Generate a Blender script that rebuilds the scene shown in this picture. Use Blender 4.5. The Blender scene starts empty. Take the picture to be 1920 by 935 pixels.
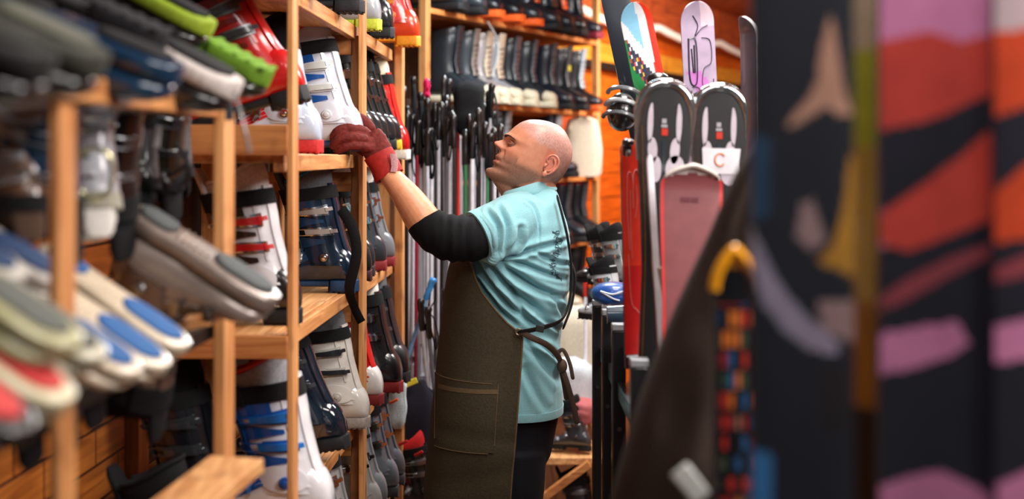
import bpy, bmesh, math, random
from mathutils import Vector, Matrix, Euler, noise
random.seed(7)
SC = bpy.context.scene
COL = SC.collection
PI = math.pi
R = math.radians
F, CX, CY, H = 2400.0, 960.0, 292.0, 1.65

def P(px, py, d):
    return Vector(((px - CX) / F * d, d, H - (py - CY) / F * d))

def lerp(a, b, t): return a + (b - a) * t
def tab(t, x):
    if x <= t[0][0]: return t[0][1]
    for i in range(len(t) - 1):
        if x <= t[i + 1][0]:
            k = (x - t[i][0]) / (t[i + 1][0] - t[i][0])
            return lerp(t[i][1], t[i + 1][1], k)
    return t[-1][1]
def stab(t, x):
    """smooth interpolation (Catmull-Rom) of a table"""
    n = len(t)
    if x <= t[0][0]: return t[0][1]
    if x >= t[-1][0]: return t[-1][1]
    for i in range(n - 1):
        if x <= t[i + 1][0]:
            x0, y0 = t[i]; x1, y1 = t[i + 1]
            h = x1 - x0
            m0 = (y1 - t[i - 1][1]) / (x1 - t[i - 1][0]) if i > 0 else (y1 - y0) / h
            m1 = (t[i + 2][1] - y0) / (t[i + 2][0] - x0) if i + 2 < n else (y1 - y0) / h
            k = (x - x0) / h
            return (2*k**3 - 3*k**2 + 1) * y0 + (k**3 - 2*k**2 + k) * h * m0 + (-2*k**3 + 3*k**2) * y1 + (k**3 - k**2) * h * m1

# ------------------------------------------------------------ materials
def lin(c):
    return tuple((x / 12.92 if x <= 0.04045 else ((x + 0.055) / 1.055) ** 2.4) for x in c)
def rgb(r, g, b): return lin((r / 255, g / 255, b / 255)) + (1,)
MATS = {}
def newmat(name):
    m = bpy.data.materials.new(name); m.use_nodes = True
    nt = m.node_tree
    return m, nt, nt.nodes['Principled BSDF']
def N(nt, t, **kw):
    n = nt.nodes.new(t)
    for k, v in kw.items(): setattr(n, k, v)
    return n
def plain(name, c, rough=.5, metal=0, coat=0, var=.12, bump=0, scale=40, spec=.5, sss=0, sheen=0):
    """procedural: colour broken up by noise, optional bump"""
    if name in MATS: return MATS[name]
    m, nt, b = newmat(name)
    tc = N(nt, 'ShaderNodeTexCoord')
    n = N(nt, 'ShaderNodeTexNoise'); n.inputs['Scale'].default_value = scale; n.inputs['Detail'].default_value = 3
    nt.links.new(tc.outputs['Object'], n.inputs['Vector'])
    r = N(nt, 'ShaderNodeValToRGB')
    r.color_ramp.elements[0].position = .3; r.color_ramp.elements[1].position = .7
    r.color_ramp.elements[0].color = tuple(x * (1 - var) for x in c[:3]) + (1,)
    r.color_ramp.elements[1].color = tuple(min(1, x * (1 + var)) for x in c[:3]) + (1,)
    nt.links.new(n.outputs['Fac'], r.inputs['Fac']); nt.links.new(r.outputs['Color'], b.inputs['Base Color'])
    b.inputs['Roughness'].default_value = rough; b.inputs['Metallic'].default_value = metal
    b.inputs['Coat Weight'].default_value = coat; b.inputs['Coat Roughness'].default_value = .08
    b.inputs['Specular IOR Level'].default_value = spec
    if sheen: b.inputs['Sheen Weight'].default_value = sheen
    if sss:
        b.inputs['Subsurface Weight'].default_value = sss
        b.inputs['Subsurface Radius'].default_value = (.010, .004, .002); b.inputs['Subsurface Scale'].default_value = 1
    if bump:
        bp = N(nt, 'ShaderNodeBump'); bp.inputs['Strength'].default_value = bump; bp.inputs['Distance'].default_value = .002
        nt.links.new(n.outputs['Fac'], bp.inputs['Height']); nt.links.new(bp.outputs['Normal'], b.inputs['Normal'])
    MATS[name] = m
    return m
def wood(name, c1, c2, axis=2, rough=.6, sc=1.0):
    m, nt, b = newmat(name)
    tc = N(nt, 'ShaderNodeTexCoord'); oi = N(nt, 'ShaderNodeObjectInfo')
    add = N(nt, 'ShaderNodeVectorMath', operation='ADD')
    mul = N(nt, 'ShaderNodeVectorMath', operation='SCALE'); mul.inputs['Scale'].default_value = 7
    comb = N(nt, 'ShaderNodeCombineXYZ')
    for i in range(3): nt.links.new(oi.outputs['Random'], comb.inputs[i])
    nt.links.new(comb.outputs[0], mul.inputs[0])
    nt.links.new(tc.outputs['Object'], add.inputs[0]); nt.links.new(mul.outputs[0], add.inputs[1])
    mp = N(nt, 'ShaderNodeMapping'); s = [38 * sc] * 3; s[axis] = 2.2 * sc; mp.inputs['Scale'].default_value = s
    nt.links.new(add.outputs[0], mp.inputs['Vector'])
    n = N(nt, 'ShaderNodeTexNoise'); n.inputs['Scale'].default_value = 1; n.inputs['Detail'].default_value = 6; n.inputs['Distortion'].default_value = 1.2
    nt.links.new(mp.outputs[0], n.inputs['Vector'])
    r = N(nt, 'ShaderNodeValToRGB'); r.color_ramp.elements[0].position = .35; r.color_ramp.elements[1].position = .68
    r.color_ramp.elements[0].color = c1; r.color_ramp.elements[1].color = c2
    nt.links.new(n.outputs['Fac'], r.inputs['Fac'])
    # knots and stains
    n2 = N(nt, 'ShaderNodeTexNoise'); n2.inputs['Scale'].default_value = 9; n2.inputs['Detail'].default_value = 2
    nt.links.new(add.outputs[0], n2.inputs['Vector'])
    r2 = N(nt, 'ShaderNodeValToRGB'); r2.color_ramp.elements[0].position = .27; r2.color_ramp.elements[1].position = .42
    r2.color_ramp.elements[0].color = (.45, .35, .3, 1); r2.color_ramp.elements[1].color = (1, 1, 1, 1)
    nt.links.new(n2.outputs['Fac'], r2.inputs['Fac'])
    mx = N(nt, 'ShaderNodeMix', data_type='RGBA', blend_type='MULTIPLY'); mx.inputs['Factor'].default_value = .8
    nt.links.new(r.outputs['Color'], mx.inputs['A']); nt.links.new(r2.outputs['Color'], mx.inputs['B'])
    nt.links.new(mx.outputs['Result'], b.inputs['Base Color'])
    b.inputs['Roughness'].default_value = rough
    bp = N(nt, 'ShaderNodeBump'); bp.inputs['Strength'].default_value = .25; bp.inputs['Distance'].default_value = .002
    nt.links.new(n.outputs['Fac'], bp.inputs['Height']); nt.links.new(bp.outputs['Normal'], b.inputs['Normal'])
    return m
def planks(name, c1, c2, mortar, w, h, rot, off=.5, msize=.004):
    m, nt, b = newmat(name)
    tc = N(nt, 'ShaderNodeTexCoord'); mp = N(nt, 'ShaderNodeMapping'); mp.inputs['Rotation'].default_value = rot
    br = N(nt, 'ShaderNodeTexBrick'); br.offset = off
    for k, v in (('Scale', 1), ('Brick Width', w), ('Row Height', h), ('Mortar Size', msize), ('Mortar Smooth', .3), ('Bias', 0)): br.inputs[k].default_value = v
    br.inputs['Color1'].default_value = c1; br.inputs['Color2'].default_value = c2; br.inputs['Mortar'].default_value = mortar
    nt.links.new(tc.outputs['Object'], mp.inputs['Vector']); nt.links.new(mp.outputs[0], br.inputs['Vector'])
    mp2 = N(nt, 'ShaderNodeMapping'); mp2.inputs['Scale'].default_value = (3, 45, 45)
    nt.links.new(mp.outputs[0], mp2.inputs['Vector'])
    n = N(nt, 'ShaderNodeTexNoise'); n.inputs['Scale'].default_value = 1; n.inputs['Detail'].default_value = 5; n.inputs['Distortion'].default_value = .8
    nt.links.new(mp2.outputs[0], n.inputs['Vector'])
    r = N(nt, 'ShaderNodeValToRGB'); r.color_ramp.elements[0].position = .3; r.color_ramp.elements[1].position = .65
    r.color_ramp.elements[0].color = (.5, .42, .36, 1); r.color_ramp.elements[1].color = (1, 1, 1, 1)
    nt.links.new(n.outputs['Fac'], r.inputs['Fac'])
    mx = N(nt, 'ShaderNodeMix', data_type='RGBA', blend_type='MULTIPLY'); mx.inputs['Factor'].default_value = 1
    nt.links.new(br.outputs['Color'], mx.inputs['A']); nt.links.new(r.outputs['Color'], mx.inputs['B'])
    nt.links.new(mx.outputs['Result'], b.inputs['Base Color']); b.inputs['Roughness'].default_value = .45
    bp = N(nt, 'ShaderNodeBump'); bp.inputs['Strength'].default_value = .6; bp.inputs['Distance'].default_value = .006; bp.invert = True
    nt.links.new(br.outputs['Fac'], bp.inputs['Height']); nt.links.new(bp.outputs['Normal'], b.inputs['Normal'])
    return m

def plas(r, g, b, rough=.28, coat=.6, var=.1): return plain('plastic_%d_%d_%d_%d' % (r, g, b, rough * 100), rgb(r, g, b), rough, 0, coat, var, 0, 25)
def fab(r, g, b, rough=.9, bump=.5): return plain('fabric_%d_%d_%d' % (r, g, b), rgb(r, g, b), rough, 0, 0, .2, bump, 220, .25)
def rub(r, g, b): return plain('rubber_%d_%d_%d' % (r, g, b), rgb(r, g, b), .7, 0, 0, .15, .3, 120, .4)
CHROME = plain('chrome', rgb(205, 208, 212), .14, 1, 0, .08)
STEEL = plain('steel', rgb(150, 152, 155), .35, 1, 0, .1)
BLACKP = plas(16, 18, 20); BLACKF = fab(18, 18, 20); DARKF = fab(30, 32, 36)
WPOST = wood('pine_post', rgb(176, 108, 54), rgb(222, 160, 98), 2)
WRAIL = wood('pine_rail', rgb(176, 108, 54), rgb(222, 160, 98), 1)
WCROSS = wood('pine_crossrail', rgb(158, 90, 42), rgb(205, 136, 74), 0)
WSHELF = wood('pine_shelf', rgb(186, 124, 70), rgb(226, 172, 114), 1)
WDARK = wood('dark_wood', rgb(58, 34, 20), rgb(92, 56, 32), 2)
WRED = wood('stained_beam', rgb(150, 62, 26), rgb(196, 92, 42), 0)
WYEL = wood('yellow_beam', rgb(206, 130, 26), rgb(236, 168, 56), 0)

# ------------------------------------------------------------ object plumbing
WLOC = {}
def tag(o, label, cat, group=None, kind=None):
    if label: o['label'] = label
    if cat: o['category'] = cat
    if group: o['group'] = group
    if kind: o['kind'] = kind
    return o
def empty(name, loc, label=None, cat=None, group=None):
    o = bpy.data.objects.new(name, None); COL.objects.link(o); o.location = loc
    o.empty_display_size = .05
    WLOC[o] = Vector(loc)
    return tag(o, label, cat, group)
def mesh_from(bm, name, sharp=38):
    bmesh.ops.recalc_face_normals(bm, faces=bm.faces)
    me = bpy.data.meshes.new(name); bm.to_mesh(me); bm.free()
    me.shade_smooth(); me.set_sharp_from_angle(angle=R(sharp))
    return me
def obj(name, bm, mat, parent=None, world=True, bevel=0, sharp=38, sub=0, origin=None):
    """geometry given in world coordinates (world=True) is moved into the parent's space"""
    if parent is not None:
        off = WLOC[parent] if world else Vector((0, 0, 0))
        loc = Vector((0, 0, 0)); wl = WLOC[parent].copy()
    else:
        if origin is None:
            xs = [v.co for v in bm.verts]
            mn = Vector((min(v.x for v in xs), min(v.y for v in xs), min(v.z for v in xs)))
            mx = Vector((max(v.x for v in xs), max(v.y for v in xs), max(v.z for v in xs)))
            origin = Vector(((mn.x + mx.x) / 2, (mn.y + mx.y) / 2, mn.z))
        off = loc = Vector(origin); wl = Vector(origin)
    bmesh.ops.translate(bm, verts=bm.verts, vec=-off)
    me = mesh_from(bm, name, sharp)
    o = bpy.data.objects.new(name, me); COL.objects.link(o)
    for m in (mat if isinstance(mat, (list, tuple)) else [mat]): me.materials.append(m)
    o.location = loc; WLOC[o] = wl
    if parent is not None: o.parent = parent
    if bevel:
        md = o.modifiers.new('edge', 'BEVEL'); md.width = bevel; md.segments = 2; md.limit_method = 'ANGLE'
    if sub:
        md = o.modifiers.new('smooth', 'SUBSURF'); md.levels = sub; md.render_levels = sub
    return o

# ------------------------------------------------------------ shapes
def NB(): return bmesh.new()
def box(bm, c, s, rot=None, mi=0):
    r = bmesh.ops.create_cube(bm, size=1)
    M = Matrix.Translation(Vector(c)) @ ((rot if isinstance(rot, Matrix) else Euler(rot).to_matrix()).to_4x4() if rot is not None else Matrix()) @ Matrix.Diagonal(Vector((s[0], s[1], s[2], 1)))
    bmesh.ops.transform(bm, matrix=M, verts=r['verts'])
    for f in {f for v in r['verts'] for f in v.link_faces}: f.material_index = mi
    return r['verts']
def beam(bm, a, b, w, h, up=Vector((0, 0, 1))):
    a, b = Vector(a), Vector(b); z = (b - a); L = z.length; z.normalize()
    x = up.cross(z)
    if x.length < 1e-4: x = Vector((1, 0, 0))
    x.normalize(); y = z.cross(x)
    M = Matrix((x, y, z)).transposed()
    return box(bm, (a + b) / 2, (w, h, L), M)
def loft(bm, rings, cap0=True, cap1=True, mi=0):
    vs = [[bm.verts.new(p) for p in r] for r in rings]
    n = len(rings[0])
    for i in range(len(vs) - 1):
        for j in range(n):
            k = (j + 1) % n
            f = bm.faces.new((vs[i][j], vs[i][k], vs[i + 1][k], vs[i + 1][j])); f.material_index = mi
    if cap0: bm.faces.new(list(reversed(vs[0]))).material_index = mi
    if cap1: bm.faces.new(vs[-1]).material_index = mi
    return vs
def sgp(c, p): return math.copysign(abs(c) ** p, c)
def se(a, b, e, n=24, off=0):
    p = 2.0 / e
    return [(a * sgp(math.cos(2*PI*i/n + off), p), b * sgp(math.sin(2*PI*i/n + off), p)) for i in range(n)]
def tube(bm, pts, rad, n=8, cap=True, flat=1.0, up=Vector((0, 0, 1)), mi=0, ends=False):
    """round tube through points; rad a number or list; flat squashes the second axis; ends rounds the caps"""
    pts = [Vector(p) for p in pts]
    rad = rad if isinstance(rad, (list, tuple)) else [rad] * len(pts)
    rad = list(rad)
    if ends:
        d0 = (pts[0] - pts[1]).normalized(); d1 = (pts[-1] - pts[-2]).normalized()
        p0, r0, p1, r1 = pts[0], rad[0], pts[-1], rad[-1]
        A = [(p0 + d0 * r0 * math.sin(t), r0 * math.cos(t)) for t in (1.45, 1.1, .7, .35)]
        B = [(p1 + d1 * r1 * math.sin(t), r1 * math.cos(t)) for t in (.35, .7, 1.1, 1.45)]
        pts = [a[0] for a in A] + pts + [b[0] for b in B]; rad = [a[1] for a in A] + rad + [b[1] for b in B]
    rings = []; px = None
    for i, p in enumerate(pts):
        t = (pts[min(i + 1, len(pts) - 1)] - pts[max(i - 1, 0)]).normalized()
        if px is None:
            x = up.cross(t)
            if x.length < 1e-3: x = Vector((1, 0, 0)).cross(t)
        else: x = px - t * px.dot(t)
        x.normalize(); px = x; y = t.cross(x)
        rings.append([p + x * (rad[i] * math.cos(2*PI*k/n)) + y * (rad[i] * flat * math.sin(2*PI*k/n)) for k in range(n)])
    return loft(bm, rings, cap, cap, mi)
def smooth_pts(pts, n=6):
    pts = [Vector(p) for p in pts]; out = []
    for i in range(len(pts) - 1):
        p0 = pts[max(i - 1, 0)]; p1 = pts[i]; p2 = pts[i + 1]; p3 = pts[min(i + 2, len(pts) - 1)]
        for k in range(n):
            t = k / n
            out.append(.5 * ((2*p1) + (p2 - p0)*t + (2*p0 - 5*p1 + 4*p2 - p3)*t*t + (3*p1 - p0 - 3*p2 + p3)*t**3))
    out.append(pts[-1]); return out
def cyl(bm, a, b, r, r2=None, n=16): return tube(bm, [a, b], [r, r if r2 is None else r2], n)
def ell(bm, c, r, rot=None, u=20, v=12):
    q = bmesh.ops.create_uvsphere(bm, u_segments=u, v_segments=v, radius=1)
    M = Matrix.Translation(Vector(c)) @ (Euler(rot).to_matrix().to_4x4() if rot else Matrix()) @ Matrix.Diagonal(Vector((r[0], r[1], r[2], 1)))
    bmesh.ops.transform(bm, matrix=M, verts=q['verts']); return q['verts']
def patch(bm, fn, s0, s1, a0, a1, off, th, ns=4, na=8, inner=-.002, mi=0, round_=False):
    """thin slab lying on the surface fn(s, a, offset)"""
    top = []; bot = []
    for i in range(ns + 1):
        s = lerp(s0, s1, i / ns); ta = []; tb = []
        for j in range(na + 1):
            a = lerp(a0, a1, j / na)
            if round_:
                u = 2 * i / ns - 1; v = 2 * j / na - 1
                k = math.sqrt(max(0, 1 - .5 * v * v)); l = math.sqrt(max(0, 1 - .5 * u * u))
                ss = (s0 + s1) / 2 + (s1 - s0) / 2 * u * k; aa = (a0 + a1) / 2 + (a1 - a0) / 2 * v * l
            else: ss, aa = s, a
            ta.append(bm.verts.new(fn(ss, aa, off + th))); tb.append(bm.verts.new(fn(ss, aa, off + inner)))
        top.append(ta); bot.append(tb)
    def q(a, b, c, d): bm.faces.new((a, b, c, d)).material_index = mi
    for i in range(ns):
        for j in range(na):
            q(top[i][j], top[i][j+1], top[i+1][j+1], top[i+1][j]); q(bot[i][j], bot[i+1][j], bot[i+1][j+1], bot[i][j+1])
        q(top[i][0], top[i+1][0], bot[i+1][0], bot[i][0]); q(top[i][na], bot[i][na], bot[i+1][na], top[i+1][na])
    for j in range(na):
        q(top[0][j], bot[0][j], bot[0][j+1], top[0][j+1]); q(top[ns][j], top[ns][j+1], bot[ns][j+1], bot[ns][j])
def remesh(bm, voxel, smooth=4, factor=.5):
    """union of everything in bm as one continuous surface"""
    me = bpy.data.meshes.new('t'); bm.to_mesh(me); bm.free()
    o = bpy.data.objects.new('t', me); COL.objects.link(o)
    md = o.modifiers.new('r', 'REMESH'); md.mode = 'VOXEL'; md.voxel_size = voxel
    if smooth:
        s = o.modifiers.new('s', 'SMOOTH'); s.iterations = smooth; s.factor = factor
    dg = bpy.context.evaluated_depsgraph_get(); dg.update()
    me2 = bpy.data.meshes.new_from_object(o.evaluated_get(dg))
    out = NB(); out.from_mesh(me2)
    bpy.data.objects.remove(o); bpy.data.meshes.remove(me); bpy.data.meshes.remove(me2)
    return out
# ------------------------------------------------------------ room
def struct(name, bm, m, **k):
    o = obj(name, bm, m, **k); o['kind'] = 'structure'; return o
def SH(l, y, z): return Vector((.0325 * y - l, y, z))
RZ = -math.atan(.0325)
def DW(t, n=0, z=0):     # frame of the rack at the end: t along it, n out from the wall
    return Vector((-.41 + .454 * t + .891 * n, 6.0 + .891 * t - .454 * n, z))
RD = math.atan2(.891, .454)

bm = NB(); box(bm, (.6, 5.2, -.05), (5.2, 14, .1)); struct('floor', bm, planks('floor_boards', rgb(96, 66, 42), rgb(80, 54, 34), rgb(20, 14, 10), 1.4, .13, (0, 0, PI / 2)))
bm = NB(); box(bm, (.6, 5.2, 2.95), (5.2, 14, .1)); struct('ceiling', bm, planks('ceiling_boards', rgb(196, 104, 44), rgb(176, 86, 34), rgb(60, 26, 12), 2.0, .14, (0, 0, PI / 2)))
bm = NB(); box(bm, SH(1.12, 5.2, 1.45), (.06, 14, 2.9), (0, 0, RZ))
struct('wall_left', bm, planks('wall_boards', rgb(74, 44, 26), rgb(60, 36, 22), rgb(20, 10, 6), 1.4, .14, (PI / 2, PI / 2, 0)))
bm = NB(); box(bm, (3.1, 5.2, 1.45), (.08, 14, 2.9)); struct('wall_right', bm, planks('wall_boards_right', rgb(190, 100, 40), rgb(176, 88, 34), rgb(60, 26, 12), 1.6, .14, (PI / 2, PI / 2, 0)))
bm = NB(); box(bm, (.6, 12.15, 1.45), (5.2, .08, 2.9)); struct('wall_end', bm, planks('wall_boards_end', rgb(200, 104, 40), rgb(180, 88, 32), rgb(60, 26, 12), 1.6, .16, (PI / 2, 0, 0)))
# back wall runs away to the right behind the end rack
bm = NB(); box(bm, (0, 0, 1.45), (9.4, .06, 2.9))
o = struct('wall_back', bm, planks('wall_boards_back', rgb(238, 118, 26), rgb(214, 94, 18), rgb(70, 22, 6), 1.7, .17, (PI / 2, 0, 0)), origin=(0, 0, 0))
c = DW(2.6, -.42); o.location = (c.x, c.y, 0); o.rotation_euler = (0, 0, RD)
def wallbox(name, t0, t1, z0, z1, n0, n1, m, kind='structure'):
    bm = NB(); box(bm, (0, 0, 0), (t1 - t0, abs(n1 - n0), z1 - z0))
    o = obj(name, bm, m, origin=(0, 0, 0), bevel=.004)
    c = DW((t0 + t1) / 2, (n0 + n1) / 2, (z0 + z1) / 2); o.location = c; o.rotation_euler = (0, 0, RD)
    if kind: o['kind'] = kind
    return o
wallbox('trim_1', 2.05, 6.9, 2.62, 2.9, -.39, -.33, WRED)
wallbox('trim_2', 2.05, 6.9, 2.29, 2.42, -.39, -.34, WYEL)
wallbox('trim_3', 2.05, 6.9, 2.24, 2.29, -.39, -.30, plain('black_gap_board', rgb(24, 16, 12), .6))
wallbox('trim_4', 2.6, 2.66, .0, 2.24, -.39, -.36, plain('dark_batten', rgb(50, 22, 12), .6))
wallbox('trim_5', 2.08, 2.55, .0, 1.9, -.39, -.35, wood('red_brown_panel', rgb(150, 58, 26), rgb(186, 82, 34), 2))
# braided white rope strung along the beam
bm = NB(); pts = []
for k in (0, 1):
    pts = [DW(2.3 + 4.4 * i / 240, -.24 + .010 * math.cos(i * .9 + k * PI), 2.60 - .05 * math.sin(PI * ((i * 3 / 240) % 1)) + .010 * math.sin(i * .9 + k * PI)) for i in range(241)]
    tube(bm, pts, .019, 6)
tag(obj('rope', bm, fab(240, 230, 220)), 'thick white braided rope strung along the orange wall under the beam', 'rope')

# ------------------------------------------------------------ timber shelving beside the aisle
def post(bm, l, y, z0, z1, w=.028, dpt=.045):  # w along y .. face seen
    box(bm, SH(l, y, (z0 + z1) / 2), (w, dpt, z1 - z0), (0, 0, RZ))
nA = empty('shelving_rack', SH(.8, 1.9, 0), 'low pine rack with inverted boots on its top rail and black lower shelf', 'shelving rack')
def part(name, fn, m, par, bevel=.002, **k):
    bm = NB(); fn(bm); return obj(name, bm, m, par, bevel=bevel, **k)
for y, l in ((1.58, .606), (2.30, .592)):
    part('post', lambda b: box(b, SH(l, y, .86 if y > 2 else .87), (.014 if y < 2 else .021, .052 if y < 2 else .068, 1.76 if y < 2 else 1.74), (0, 0, RZ)), WPOST, nA)
    part('post', lambda b: box(b, SH(1.05, y, .87), (.04, .045, 1.74), (0, 0, RZ)), WPOST, nA)
part('top_rail', lambda b: box(b, SH(.605, 1.90, 1.735), (.030, .72, .034), (0, 0, RZ)), WRAIL, nA)
part('top_rail', lambda b: box(b, SH(1.02, 1.90, 1.735), (.030, .72, .034), (0, 0, RZ)), WRAIL, nA)
part('shelf_board', lambda b: box(b, SH(.83, 1.66, 1.337), (.44, 1.35, .028), (0, 0, RZ)), plain('black_board', rgb(16, 15, 15), .5), nA)
part('back_panel', lambda b: box(b, SH(1.065, 1.75, .78), (.02, 2.8, 1.56), (0, 0, RZ)), planks('rack_panel', rgb(212, 128, 52), rgb(186, 104, 40), rgb(70, 30, 12), .30, .085, (PI / 2, PI / 2, 0)), nA)
part('shelf_board', lambda b: box(b, SH(.80, 2.12, 1.36), (.30, .40, .022), (0, 0, RZ - .25)), WSHELF, nA)
part('foot_rail', lambda b: beam(b, P(300, 985, 1.95), P(445, 868, 2.2), .10, .024), WSHELF, nA)
part('bracket', lambda b: box(b, P(418, 206, 2.27), (.036, .006, .036)), plain('grey_bracket', rgb(70, 78, 88), .5, .6), nA, bevel=.001)

nB = empty('shelving_rack', SH(.8, 3.9, 0), 'tall pine rack of ski boots that the man reaches into', 'shelving rack')
Y0, Y1 = 2.87, 4.90
for l, y, w in ((.585, 2.87, .014), (.585, 3.92, .014), (.585, 4.86, .03), (1.05, 3.22, .04), (1.05, 3.92, .04), (1.05, 4.86, .04)):
    part('post', lambda b: box(b, SH(l, y, 1.4), (w, .06 if y < 3 else .08, 2.8), (0, 0, RZ)), WPOST, nB)
part('post', lambda b: box(b, SH(.612, 3.96, 1.01), (.026, .04, 2.02), (0, 0, RZ)), WPOST, nB)
part('post', lambda b: box(b, SH(.66, 4.88, 1.0), (.07, .03, 2.02), (0, 0, RZ)), WPOST, nB)
LV = [2.05, 1.655, 1.25, .835, .42]
for z in LV:
    for q, (a, bb) in enumerate(((2.88, 3.92), (3.92, 4.88))):
        part('shelf_board', lambda b: box(b, SH(.85, (a + bb) / 2, z - .011), (.44, bb - a - .004, .022), (0, 0, RZ)), WSHELF, nB)
    part('shelf_edge', lambda b: box(b, SH(.618, 3.88, z - .022), (.022, 2.02, .040), (0, 0, RZ)), WRAIL, nB)
for z in (1.685, 1.225):
    part('cross_rail', lambda b: box(b, SH(.84, 2.855, z), (.50, .022, .068 if z > 1.5 else .052), (0, 0, RZ)), WCROSS, nB)
for z in (2.02, 1.60, 1.2, .79):
    part('cross_rail', lambda b: box(b, SH(.84, 3.94, z - .03), (.44, .022, .06), (0, 0, RZ)), WCROSS, nB)
    part('cross_rail', lambda b: box(b, SH(.84, 4.88, z - .03), (.44, .022, .06), (0, 0, RZ)), WCROSS, nB)

# ------------------------------------------------------------ ski boot
SHT = [(-.142, (.040, .080, .020)), (-.136, (.032, .108, .034)), (-.12, (.030, .135, .043)), (-.085, (.030, .158, .047)), (-.03, (.030, .160, .046)), (.01, (.030, .142, .045)), (.05, (.030, .112, .048)),
       (.09, (.030, .092, .052)), (.12, (.031, .083, .051)), (.145, (.033, .074, .044)), (.16, (.036, .064, .032)), (.167, (.042, .056, .018))]
def shp(x):
    return tuple(stab([(t[0], t[1][i]) for t in SHT], x) for i in range(3))
def shell_fn(x, a, off):
    zb, zt, hw = shp(x); c = (zb + zt) / 2; h = (zt - zb) / 2; e = 2 / 2.5
    return Vector((x, (hw + off) * sgp(math.cos(a), e), c + (h + off) * sgp(math.sin(a), e)))
def cuff_c(z):
    k = (z - .085)
    return -.056 + k * .26, tab([(.085, .080), (.15, .070), (.22, .071), (.34, .078)], z), tab([(.085, .053), (.15, .051), (.24, .056), (.34, .061)], z)
def cuff_fn(z, a, off):
    zz = z + (.012 if z > .25 else 0) * -math.cos(a)
    cx, hl, hw = cuff_c(z); e = 2 / 2.25
    return Vector((cx + (hl + off) * sgp(math.cos(a), e), (hw + off) * sgp(math.sin(a), e), zz))
def ss_(x, a, b): t = min(1, max(0, (x - a) / (b - a))); return t * t * (3 - 2 * t)
def boot_meshes():
    D = {}
    bm = NB(); n = 28
    xs = [-.142, -.139, -.134, -.125, -.11, -.085, -.055, -.03, -.01, .01, .03, .05, .07, .09, .105, .12, .133, .145, .154, .161, .167]
    loft(bm, [[shell_fn(x, 2*PI*k/n, 0) for k in range(n)] for x in xs]); 
    patch(bm, shell_fn, -.04, .06, .25, PI - .45, 0, .004, 8, 10)       # overlapping instep flap
    patch(bm, shell_fn, .085, .15, -.2, .45, 0, .003, 6, 5)
    patch(bm, shell_fn, .085, .15, PI - .45, PI + .2, 0, .003, 6, 5)
    D['shell'] = mesh_from(bm, 'shell', 50)
    bm = NB(); zs = [.085, .10, .12, .15, .18, .21, .24, .27, .295, .31]
    outer = [[cuff_fn(z, 2*PI*k/n, 0) for k in range(n)] for z in zs]
    inner = [[cuff_fn(z, 2*PI*k/n, -.006) for k in range(n)] for z in reversed(zs)]
    vs = loft(bm, outer + inner, False, False)
    for j in range(n): bm.faces.new((vs[-1][j], vs[-1][(j+1) % n], vs[0][(j+1) % n], vs[0][j]))
    patch(bm, cuff_fn, .12, .295, -1.2, .5, 0, .0045, 10, 10)           # front overlap
    patch(bm, cuff_fn, .10, .335, PI - .55, PI + .55, 0, .005, 10, 8)   # rear spine
    patch(bm, cuff_fn, .09, .15, .9, 2.2, 0, .004, 6, 8, round_=True)
    patch(bm, cuff_fn, .09, .15, -2.2, -.9, 0, .004, 6, 8, round_=True)
    for s in (1, -1):                                                     # moulded ridges
        for z0, z1 in ((.298, .305), (.100, .106)): patch(bm, cuff_fn, z0, z1, s * .3, s * 2.4, 0, .003, 1, 12)
        patch(bm, cuff_fn, .16, .30, s * 2.05, s * 2.16, 0, .003, 8, 1)
    D['cuff'] = mesh_from(bm, 'cuff', 50)
    bm = NB(); patch(bm, cuff_fn, .112, .298, -.75, .75, .0045, .0025, 10, 12); D['front_flap'] = mesh_from(bm, 'front_flap', 50)
    for s in (1, -1):                                                     # colour inserts on the cuff and shell sides
        bm = NB()
        def sw(z, a, off, z0=.20): k = ss_(s * a, .7, 2.0); return cuff_fn(lerp(z0 + (z - z0), z0 + .004 + (z - z0) * .25, k), a, off)
        patch(bm, lambda z, a, off: sw(z, a, off, .222), .203, .240, s * .6, s * 1.95, .001, .0038, 4, 10)
        patch(bm, lambda z, a, off: sw(z, a, off, .158), .140, .176, s * .6, s * 1.8, .001, .0038, 4, 10)
        patch(bm, cuff_fn, .262, .290, s * .6, s * 1.75, .001, .0038, 3, 10)
        patch(bm, cuff_fn, .135, .290, s * .55, s * .75, .001, .0036, 8, 3); D['insert%d' % s] = mesh_from(bm, 'insert', 50)
        bm = NB(); patch(bm, shell_fn, -.04, .10, (.10 if s > 0 else PI - .85), (.85 if s > 0 else PI - .10), .001, .003, 8, 4, round_=True); D['panel%d' % s] = mesh_from(bm, 'panel', 50)
    bm = NB(); rs = []                                                    # plain sole plate with raised grip pads, for boots lying sole up
    for x, w in ((-.148, .018), (-.142, .030), (-.12, .038), (-.08, .040), (-.02, .036), (.04, .042), (.09, .047), (.13, .045), (.155, .036), (.168, .024), (.173, .010)):
        rs.append([Vector((x, w * q[0], .018 + .018 * q[1])) for q in se(1, 1, 4, 24)])
    loft(bm, rs); D['sole_plate'] = mesh_from(bm, 'sole', 45)
    for nm, x0, x1, w in (('heel_pad', -.135, -.055, .027), ('toe_pad', .030, .155, .030)):
        bm = NB(); rs = []
        for i in range(13):
            t = i / 12; k = math.sqrt(max(.03, 1 - (2 * t - 1) ** 4)); rs.append([Vector((lerp(x0, x1, t), w * k * q[0], -.002 + .007 * q[1])) for q in se(1, 1, 3, 20)])
        loft(bm, rs)
        D[nm] = mesh_from(bm, nm, 50)
    bm = NB()
    for i in range(6): box(bm, (-.043 + .013 * i, 0, .000), (.006, .050, .006))
    box(bm, (-.01, 0, .004), (.078, .046, .006)); D['ribs'] = mesh_from(bm, 'arch_ribs', 40)
    bm = NB()                                                             # sole with heel and toe lugs
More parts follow.
